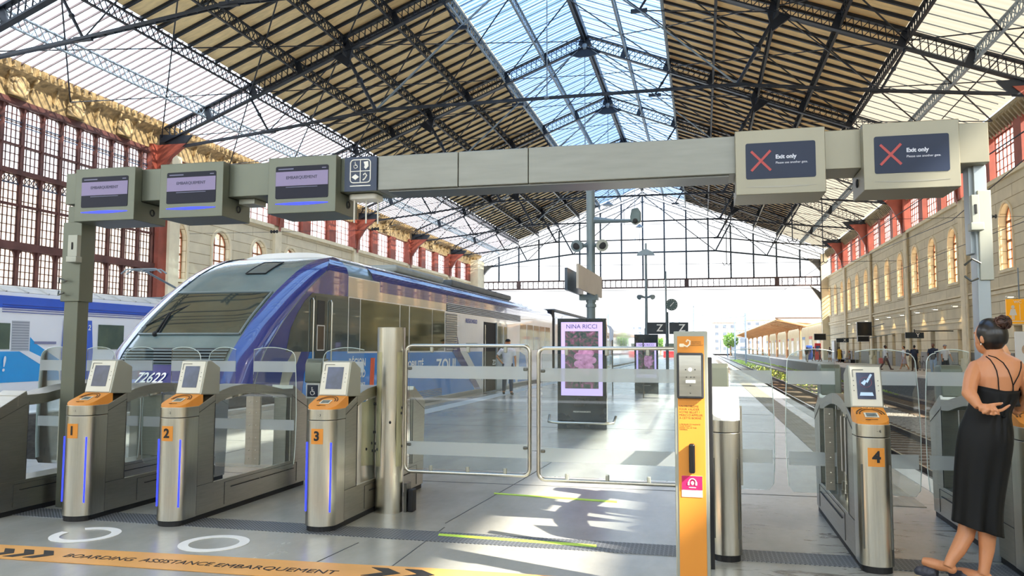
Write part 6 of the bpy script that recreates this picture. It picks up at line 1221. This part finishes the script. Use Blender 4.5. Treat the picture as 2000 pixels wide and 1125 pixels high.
figure('person', (-6.2, 25.4, 0), PI * .12, 'man in white t-shirt, jeans and dark cap standing beside the railcar door', wt, dj, cap=bk_, h=1.78, hip_hand=True, stride=.12)
rp = 'people on the right platform'
figure('person', (13.1, 63.6, 0), PI * .5, 'man in white shirt and navy trousers walking along the right platform', wt, nv, skin_d, 1.78, .38, (.3, -.2), group=rp)
o = MB().box(-.12, .12, -.2, .2, .35, .75).build('shoulder_bag', C_('red', 'b83a44'), bevel=.04); o.location = (12.75, 63.5, .1); tag(o, 'red bag carried beside the walking man in white shirt', 'bag')
figure('person', (14.3, 63.4, 0), -PI * .5, 'person in white top and pale skirt walking behind the man in the white shirt', wt, C_('lilac', 'b5acb8'), None, 1.72, .3, (.2, -.2), skirt=True, group=rp, shoes=white)
figure('person', (14.35, 60.6, 0), PI, 'man in dark navy jacket with a bag pushing a bicycle', nv, bk_, None, 1.78, .2, (.6, .6), (.6, .6), group=rp)
o = MB().ball((0, 0, 0), (.17, .12, .24), 12, 8).build('backpack', C_('blue_black', '28344a'), smooth=True); o.location = (14.28, 60.45, 1.2); tag(o, 'dark bag on the back of the man with the bicycle', 'bag')
o = MB().ball((0, 0, 0), (.15, .13, .24), 12, 8).build('backpack', C_('slate', '4a5564'), smooth=True); o.location = (14.55, 63.35, 1.25); tag(o, 'slate backpack worn by the person in the pale skirt', 'bag')
r = root('bicycle', (14.95, 61.2, 0), 'bicycle pushed by the man in the navy jacket', 'bicycle')
for y_ in (-.5, .55): MB().tube([(0, y_ + .33 * math.cos(a * PI / 9), .34 + .33 * math.sin(a * PI / 9)) for a in range(19)], .02, 6, False).build('wheel', black, r)
MB().tube([(0, -.5, .34), (0, -.1, .34), (0, .4, .85), (0, -.2, .85), (0, -.1, .34)], .018, 6).tube([(0, -.2, .85), (0, -.5, .34)], .012, 6).tube([(0, .55, .34), (0, .38, .98)], .018, 6).tube([(-.25, .35, 1.0), (.25, .35, 1.0)], .014, 6).tube([(0, -.2, .85), (0, -.22, .98)], .014, 6).build('frame', gy, r); MB().ball((0, -.22, 1.0), (.07, .13, .03), 8, 6).build('saddle', black, r)
figure('person', (13.05, 50.9, 0), -PI * .12, 'man in dark top and light blue jeans standing on the right platform', nv, jn, skin_d, 1.84, .12, (.1, .4), shoes=white, group=rp)
o = MB().ball((0, 0, 0), (.15, .12, .26), 12, 8).build('backpack', bk_, smooth=True); o.location = (12.93, 51.12, 1.25); tag(o, 'black backpack on the man in light blue jeans', 'bag')
figure('person', (13.7, 51.0, 0), PI * .1, 'man in white t-shirt, black shorts and cap pulling a suitcase', wt, bk_, None, 1.76, .15, (.2, .5), (.2, .6), shorts=True, cap=gy, group=rp)
r = root('suitcase', (14.25, 51, 0), 'black wheeled suitcase beside the man in black shorts', 'suitcase'); MB().box(-.22, .22, -.13, .13, .06, .62).build('shell', bk_, r, bevel=.04); MB().tube([(-.1, .1, .6), (-.2, .1, 1.0), (-.1, .1, 1.0), (0, .1, .6)], .01, 5).build('handle', steel_d, r)
for x_ in (-.16, .16): MB().tube([(x_ - .02, 0, .035), (x_ + .02, 0, .035)], .035, 8).build('wheel', black, r)
figure('person', (14.9, 95.5, 0), PI * .9, 'woman in a long yellow dress near the wall end', yl, yl, skin_d, 1.74, .1, dress='yes', group=rp)
figure('person', (15.75, 94.3, .0), -PI / 2, 'man in grey sitting on the bench by the right wall', C_('olive', '8a8576'), gy, None, 1.76, seated=True, group=rp)
figure('person', (15.75, 99.6, .0), -PI / 2, 'person in black sitting bent on the bench under the letter X sign', bk_, jn, None, 1.7, seated=True, group=rp, arms=(.8, .8))
figure('person', (14.7, 101, 0), PI, 'person in navy top and white shorts with back turned near the red kiosk', nv, wt, None, 1.72, .1, shorts=True, group=rp)
figure('person', (14.0, 104, 0), -PI * .4, 'person in dark red coat near the far end of the right platform', mr, nv, None, 1.7, .2, group=rp)
figure('person', (11.9, 99, 0), PI * .8, 'woman in dark top and pale trousers on the platform edge below the canopy', bk_, cr_, None, 1.7, .15, group=rp)
figure('person', (13.2, 110, 0), 0, 'person in grey top standing by the canopy column, left one of two', gy, dj, None, 1.74, .1, group=rp)
figure('person', (13.9, 109, 0), PI * .3, 'person in dark top and blue jeans standing by the canopy column, right one of two', bk_, dj, None, 1.76, .1, group=rp)
figure('person', (12.15, 37.5, 0), PI, 'person in maroon jacket seen past the shoulder of the woman in black', mr, bk_, None, 1.66, .1, group=rp)
figure('person', (2.585, 8.05, 0), PI * .45, 'person with pale skin mostly hidden behind the woman in black', bk_, bk_, mat('skin_pale', 'e0a880', .5, 0, .06, 12), 1.575, .0, hair=mat('hair_brown', '3a261a', .5, 0, .3, 30), group=rp)

# ---------------------------------------------------------------- the woman in black
r = root('person', (1.80, 5.75, 0), 'woman in a black strappy dress seen from behind, one hand folded on her back', 'person')
YW = 5.75
def w(px, py, dy=0.): p = W3(px, py, YW); return Vector((p.x - 1.80, dy, p.z))
def wr_(a, b, py): A = w(a, py); B = w(b, py); return ((A.x + B.x) / 2, (B.x - A.x) / 2, A.z)
def loft(mb, rows, n=28, fold=None):
    """rows: (left px, right px, py, half depth, depth centre)"""
    vs = []
    for q, (a, b, py, hd, yc) in enumerate(rows):
        cx, hw, z = wr_(a, b, py)
        for i in range(n):
            t = 2 * PI * i / n; f = fold(q, t) if fold else 1.; vs.append((cx + hw * math.cos(t) * (1 + (f - 1) * .3), yc + hd * math.sin(t) * f, z))
    mb.add(vs, [(q * n + i, q * n + (i + 1) % n, (q + 1) * n + (i + 1) % n, (q + 1) * n + i) for q in range(len(rows) - 1) for i in range(n)] + [tuple(range(n))[::-1], tuple(range((len(rows) - 1) * n, len(rows) * n))]); return mb
b = MB()
loft(b, [(1884, 1976, 850, .11, 0), (1892, 1970, 812, .09, 0), (1897, 1980, 785, .095, 0), (1899, 1990, 755, .10, 0), (1899, 1998, 735, .105, 0), (1899, 2002, 722, .098, .0), (1901, 2000, 712, .088, 0), (1906, 1994, 704, .078, .0), (1915, 1984, 698, .066, 0), (1921, 1972, 693, .057, 0), (1924, 1961, 687, .05, 0), (1924, 1956, 678, .048, .0), (1926, 1957, 666, .045, 0)])
# left arm: shoulder, elbow out to the left, forearm back across
sh = w(1908, 717, .0); el = w(1880, 766, -.13); wri = w(1892, 791, -.20)
b.tube([w(1916, 714, .012), sh + Vector((0, .008, 0)), w(1897, 732, -.03), w(1887, 750, -.08), el], [.044, .049, .050, .044, .043], 14); b.tube([w(1886, 750, -.07), el, w(1884, 775, -.165), wri], [.036, .044, .038, .025], 14)
# palm and fingers
pc = w(1903, 793, -.215); b.tube([wri, pc, w(1915, 796, -.213)], [.025, .031, .026], 12)
b.ball(w(1907, 796, -.212), (.034, .018, .032), 12, 8)
F4 = [[(1908, 787, -.222), (1919, 785, -.230), (1931, 784, -.222)], [(1917, 798, -.220), (1931, 796, -.232), (1938, 792, -.228), (1945, 788, -.222)], [(1907, 789, -.232), (1912, 797, -.246), (1915, 805, -.236), (1909, 803, -.246)], [(1916, 790, -.232), (1921, 797, -.246), (1925, 804, -.236), (1919, 802, -.246)], [(1897, 801, -.224), (1900, 799, -.242), (1905, 794, -.248)]]
for i, f4 in enumerate(F4):
    p4_ = [w(*q) for q in f4]; b.tube(p4_, [.0115, .0108, .0098, .008][:len(p4_)], 8); b.ball(p4_[-1], .0082, 7, 6)
# right arm, mostly outside the picture
sh2 = w(1992, 717, .0); el2 = w(2012, 775, .02); b.tube([sh2, w(2006, 745, .0), el2, w(2004, 800, .12)], [.055, .05, .042, .03], 12); b.ball(w(2002, 806, .15), (.03, .04, .03), 8, 6)
# legs
def leg(pts, rr): b.tube([w(*p) for p in pts], rr, 14)
leg([(1915, 870, .0), (1905, 950, .03), (1893, 1020, .02), (1886, 1045, .0), (1868, 1072, -.03), (1852, 1092, -.05), (1846, 1103, -.06)], [.085, .07, .054, .052, .046, .034, .031])
leg([(1935, 870, .0), (1933, 950, -.02), (1926, 1020, -.02), (1926, 1045, -.02), (1924, 1072, -.03), (1918, 1100, -.05), (1914, 1118, -.06)], [.085, .07, .053, .052, .045, .034, .032])
b.tube([w(1852, 1103, -.05), w(1838, 1105, -.0), w(1822, 1103, .04), w(1808, 1101, .07)], [.033, .034, .036, .026], 10); b.ball(w(1854, 1107, -.055), (.032, .03, .03), 8, 6)
b.tube([w(1922, 1120, -.06), w(1905, 1122, -.04), w(1888, 1121, .01), w(1874, 1119, .05)], [.034, .034, .037, .027], 10); b.ball(w(1922, 1123, -.06), (.032, .03, .03), 8, 6)
# head: skull, jaw, nose, lips, ear
HC = w(1935, 659, .01); fd = Vector((-.52, .854, 0)); sd_ = Vector((-.854, -.52, 0))     # face direction, her left side
def hp(f, s, u): q = HC + fd * f + sd_ * s; return Vector((q.x, q.y, q.z + u))
def rball(c, rf, rs, ru, n=14, m=10):
    k = MB(); k.ball((0, 0, 0), 1, n, m); M_ = Matrix(((fd.x * rf, sd_.x * rs, 0, c.x), (fd.y * rf, sd_.y * rs, 0, c.y), (0, 0, ru, c.z), (0, 0, 0, 1))); k.xf(M_); b.add(k.v, k.f)
rball(hp(.0, 0, .012), .098, .076, .10, 20, 14); rball(hp(.045, 0, -.035), .055, .055, .075); rball(hp(.07, 0, -.082), .022, .024, .018); rball(hp(.098, 0, -.022), .016, .011, .020); rball(hp(.09, 0, -.002), .012, .009, .022); rball(hp(.088, 0, -.058), .013, .022, .008); rball(hp(.086, 0, -.068), .012, .02, .007); rball(hp(.082, .0, .03), .015, .05, .010)
rball(hp(-.012, .078, -.012), .016, .010, .029); rball(hp(-.010, .086, -.012), .013, .007, .023)
o = b.build('body', mat('skin_tan', 'c7865c', .42, 0, .05, 10, coat=.08), r); md = o.modifiers.new('r', 'REMESH'); md.mode = 'VOXEL'; md.voxel_size = .0045; md.use_smooth_shade = True; md = o.modifiers.new('s', 'SMOOTH'); md.iterations = 4
for s in (1, -1): q = MB().ball(hp(.078, s * .033, .008), .0075, 8, 6).build('eye', mat('eye_dark', '3a302c', .3, 0, 0, 1), r, smooth=True); MB().bar(hp(.080, s * .02, .030), hp(.070, s * .05, .031), .006, .005).build('eyebrow', hairm, r)
MB().tube([hp(-.010, .090, -.04), hp(-.010, .092, -.05)], .003, 6).build('earring', steel, r)
# nails
nm_ = MB()
for f4 in F4[:2]: nm_.ball(w(*f4[-1]) + Vector((.004, -.004, .004)), (.006, .003, .005), 6, 5)
nm_.build('fingernails', mat('nail_pale', 'd9a48a', .25, 0, 0, 1, coat=.5), r)
# hair cap and bun
h = MB(); k = MB(); k.ball((0, 0, 0), 1, 36, 26)
vs = []
for x, y, z in k.v:
    f_, s_, u_ = x, y, z
    # keep clear of the face: pull the front lower part in
    cut = max(0, (f_ - .34 + max(0, -u_) * .45)) * (1 if u_ < .55 else max(0, (.95 - u_) / .4)); sc = 1 - min(.5, cut * 1.1)
    if u_ < -.55: sc *= .92
    st = 1 + .006 * math.sin(40 * math.atan2(s_, u_ + .2))
    q = hp(f_ * .108 * sc - .006, s_ * .087 * sc * st, u_ * .112 * st + .015); vs.append((q.x, q.y, q.z))
h.add(vs, k.f); h.build('hair', mat('hair_black_brown', '17100f', .32, 0, .5, 3, stretch=(1, 30, 1), coat=.2), r, smooth=True)
bn = MB(); bc = hp(-.088, -.01, .095); random.seed(5)
bn.ball(bc, (.043, .043, .038), 14, 10)
for i in range(70):
    t0_, ph = random.uniform(0, 2 * PI), random.uniform(-1.2, 1.2); ax = Vector((random.uniform(-1, 1), random.uniform(-1, 1), random.uniform(-1, 1))).normalized(); u = ax.orthogonal().normalized(); v = ax.cross(u)
    rr_ = random.uniform(.036, .047); off = ax * random.uniform(-.018, .018)
    bn.tube([bc + off + (u * math.cos(t0_ + a * .28) + v * math.sin(t0_ + a * .28)) * rr_ * (1 + .08 * math.sin(a)) for a in range(9)], [.0015, .003, .0035, .004, .004, .004, .0035, .003, .0015], 6)
bn.build('hair_bun', mat('bun_brown', '2c1a14', .4, 0, .5, 20, c2='5c3826'), r, smooth=True)
# dress
dm = mat('dress_black', '040507', .6, 0, .2, 4, spec=.3)
rows = [(1897, 1992, 765, .103, 0), (1896, 1988, 775, .102, 0), (1894, 1982, 787, .1, 0), (1889, 1975, 800, .097, 0), (1884, 1973, 812, .1, 0), (1876, 1976, 828, .12, 0), (1871, 1979, 850, .135, 0), (1868, 1977, 875, .138, 0), (1866, 1973, 900, .135, 0), (1864, 1968, 930, .135, 0), (1863, 1962, 960, .135, 0), (1862, 1958, 990, .138, 0), (1861, 1957, 1015, .14, 0), (1860, 1958, 1036, .142, 0), (1860, 1959, 1044, .142, 0)]
def fold(q, t):
    k = max(0, (q - 5) / 9); return 1 + k * (.12 * math.sin(6 * t + .8) + .07 * math.sin(11 * t + q * .15))
dd = MB(); loft(dd, rows, 72, fold)
# slant the top edge and the hem, pull folds into the waist knot
kn = w(1949, 811, -.1); vv = []; n = 72
for i, (x, y, z) in enumerate(dd.v):
    q = i // n
    if q == 0: z += .045 * max(0, min(1, (.05 - x) / .2)) + .012
    if q >= 12: z += (.045 * max(0, (-x + .06)) / .15 - .03 * max(0, (x - .0)) / .15) * (q - 11) / 3
    d = math.hypot(x - kn.x, (z - kn.z) * 1.0)
    if y < -.02 and d < .16: y += .020 * (1 - d / .16) * math.cos(11 * math.atan2(z - kn.z, x - kn.x)) - .008 * (1 - d / .16)
    vv.append((x, y, z))
dd.v = vv; dd.f = dd.f[:-2]
o = dd.build('dress', dm, r, smooth=True); md = o.modifiers.new('u', 'SUBSURF'); md.levels = md.render_levels = 1; md = o.modifiers.new('t', 'SOLIDIFY'); md.thickness = .004; md.offset = 0
MB().ball(kn + Vector((0, -.006, 0)), (.011, .009, .010), 12, 8).build('waist_knot', dm, r, smooth=True)
def bky(px, py):
    R_ = [(1899, 1998, 735, .105), (1899, 1990, 755, .10), (1897, 1992, 765, .103)] if py > 735 else [(1921, 1972, 693, .057), (1915, 1984, 698, .066), (1906, 1994, 704, .078), (1901, 2000, 712, .088), (1899, 2002, 722, .098), (1899, 1998, 735, .105)]
    py_ = max(R_[0][2], min(R_[-1][2], py))
    for A, Bq in zip(R_, R_[1:]):
        if py_ <= Bq[2]: t = (py_ - A[2]) / (Bq[2] - A[2]); a, c, hd = A[0] + (Bq[0] - A[0]) * t, A[1] + (Bq[1] - A[1]) * t, A[3] + (Bq[3] - A[3]) * t; break
    u = (px - (a + c) / 2) / ((c - a) / 2); return -hd * math.sqrt(max(.02, 1 - u * u)) - .003
for pts in ([(1922, 696), (1927, 702), (1932, 712), (1936, 724), (1938, 738), (1939, 752), (1940, 762)], [(1926, 694), (1938, 698), (1950, 708), (1958, 722), (1964, 738), (1968, 750), (1969, 762)], [(1989, 706), (1986, 718), (1980, 732), (1974, 742), (1969, 751), (1968, 763)]):
    MB().tube([w(a, c, bky(a, c)) for a, c in pts], .0034, 6).build('strap', dm, r)
# mule shoes
sol = mat('jute_sole', 'b9a88c', .8, 0, .2, 20); upp = mat('shoe_black_pattern', '23242c', .5, 0, .4, 40, c2='4a4d5c')
for pts, zz in (([(1858, 1108, -.06), (1838, 1107, -.0), (1815, 1104, .05), (1799, 1101, .085)], 0), ([(1928, 1125, -.07), (1905, 1124, -.03), (1884, 1122, .02), (1866, 1119, .06)], 0)):
    q_ = [w(*p) for p in pts]; s_ = MB(); 
    for zoff, rad in ((.0, 1),):
        L_ = []; R2 = []
        for i, p in enumerate(q_):
            d = (q_[min(i + 1, 3)] - q_[max(i - 1, 0)]); d.z = 0; d.normalize(); nn = Vector((-d.y, d.x, 0)) * (.034, .036, .042, .03)[i]; L_.append(p + nn); R2.append(p - nn)
        ring = L_ + [q_[3] + (q_[3] - q_[2]).normalized() * .025] + R2[::-1] + [q_[0] - (q_[1] - q_[0]).normalized() * .025]
        zb = .0; s_.add([(p.x, p.y, .004) for p in ring] + [(p.x, p.y, .03) for p in ring], [tuple(range(len(ring)))[::-1], tuple(range(len(ring), 2 * len(ring)))] + [(i, (i + 1) % len(ring), (i + 1) % len(ring) + len(ring), i + len(ring)) for i in range(len(ring))])
    so = s_.build('shoe_sole', sol, r, bevel=.006)
    u_ = MB(); a, bq, c = q_[1], q_[2], q_[3]; u_.tube([Vector((a.lerp(bq, .35).x, a.lerp(bq, .35).y, .05)), Vector((bq.x, bq.y, .052)), Vector((c.x, c.y, .045)), Vector((c.x, c.y, .04)) + (c - bq).normalized() * .02], [.04, .044, .034, .015], 14); u_.build('shoe_upper', upp, r, smooth=True)
hb = root('handbag', (1.985, 5.93, 1.13), 'black leather handbag carried at the right hip of the woman in black', 'bag'); MB().box(-.05, .05, -.13, .13, .0, .17).build('bag_body', mat('leather_black', '111114', .35, 0, .2, 8, coat=.2), hb, bevel=.02); MB().tube([(0, -.09, .16), (0, -.06, .3), (0, .06, .3), (0, .09, .16)], .007, 6).build('bag_handle', MATS['leather_black'], hb)
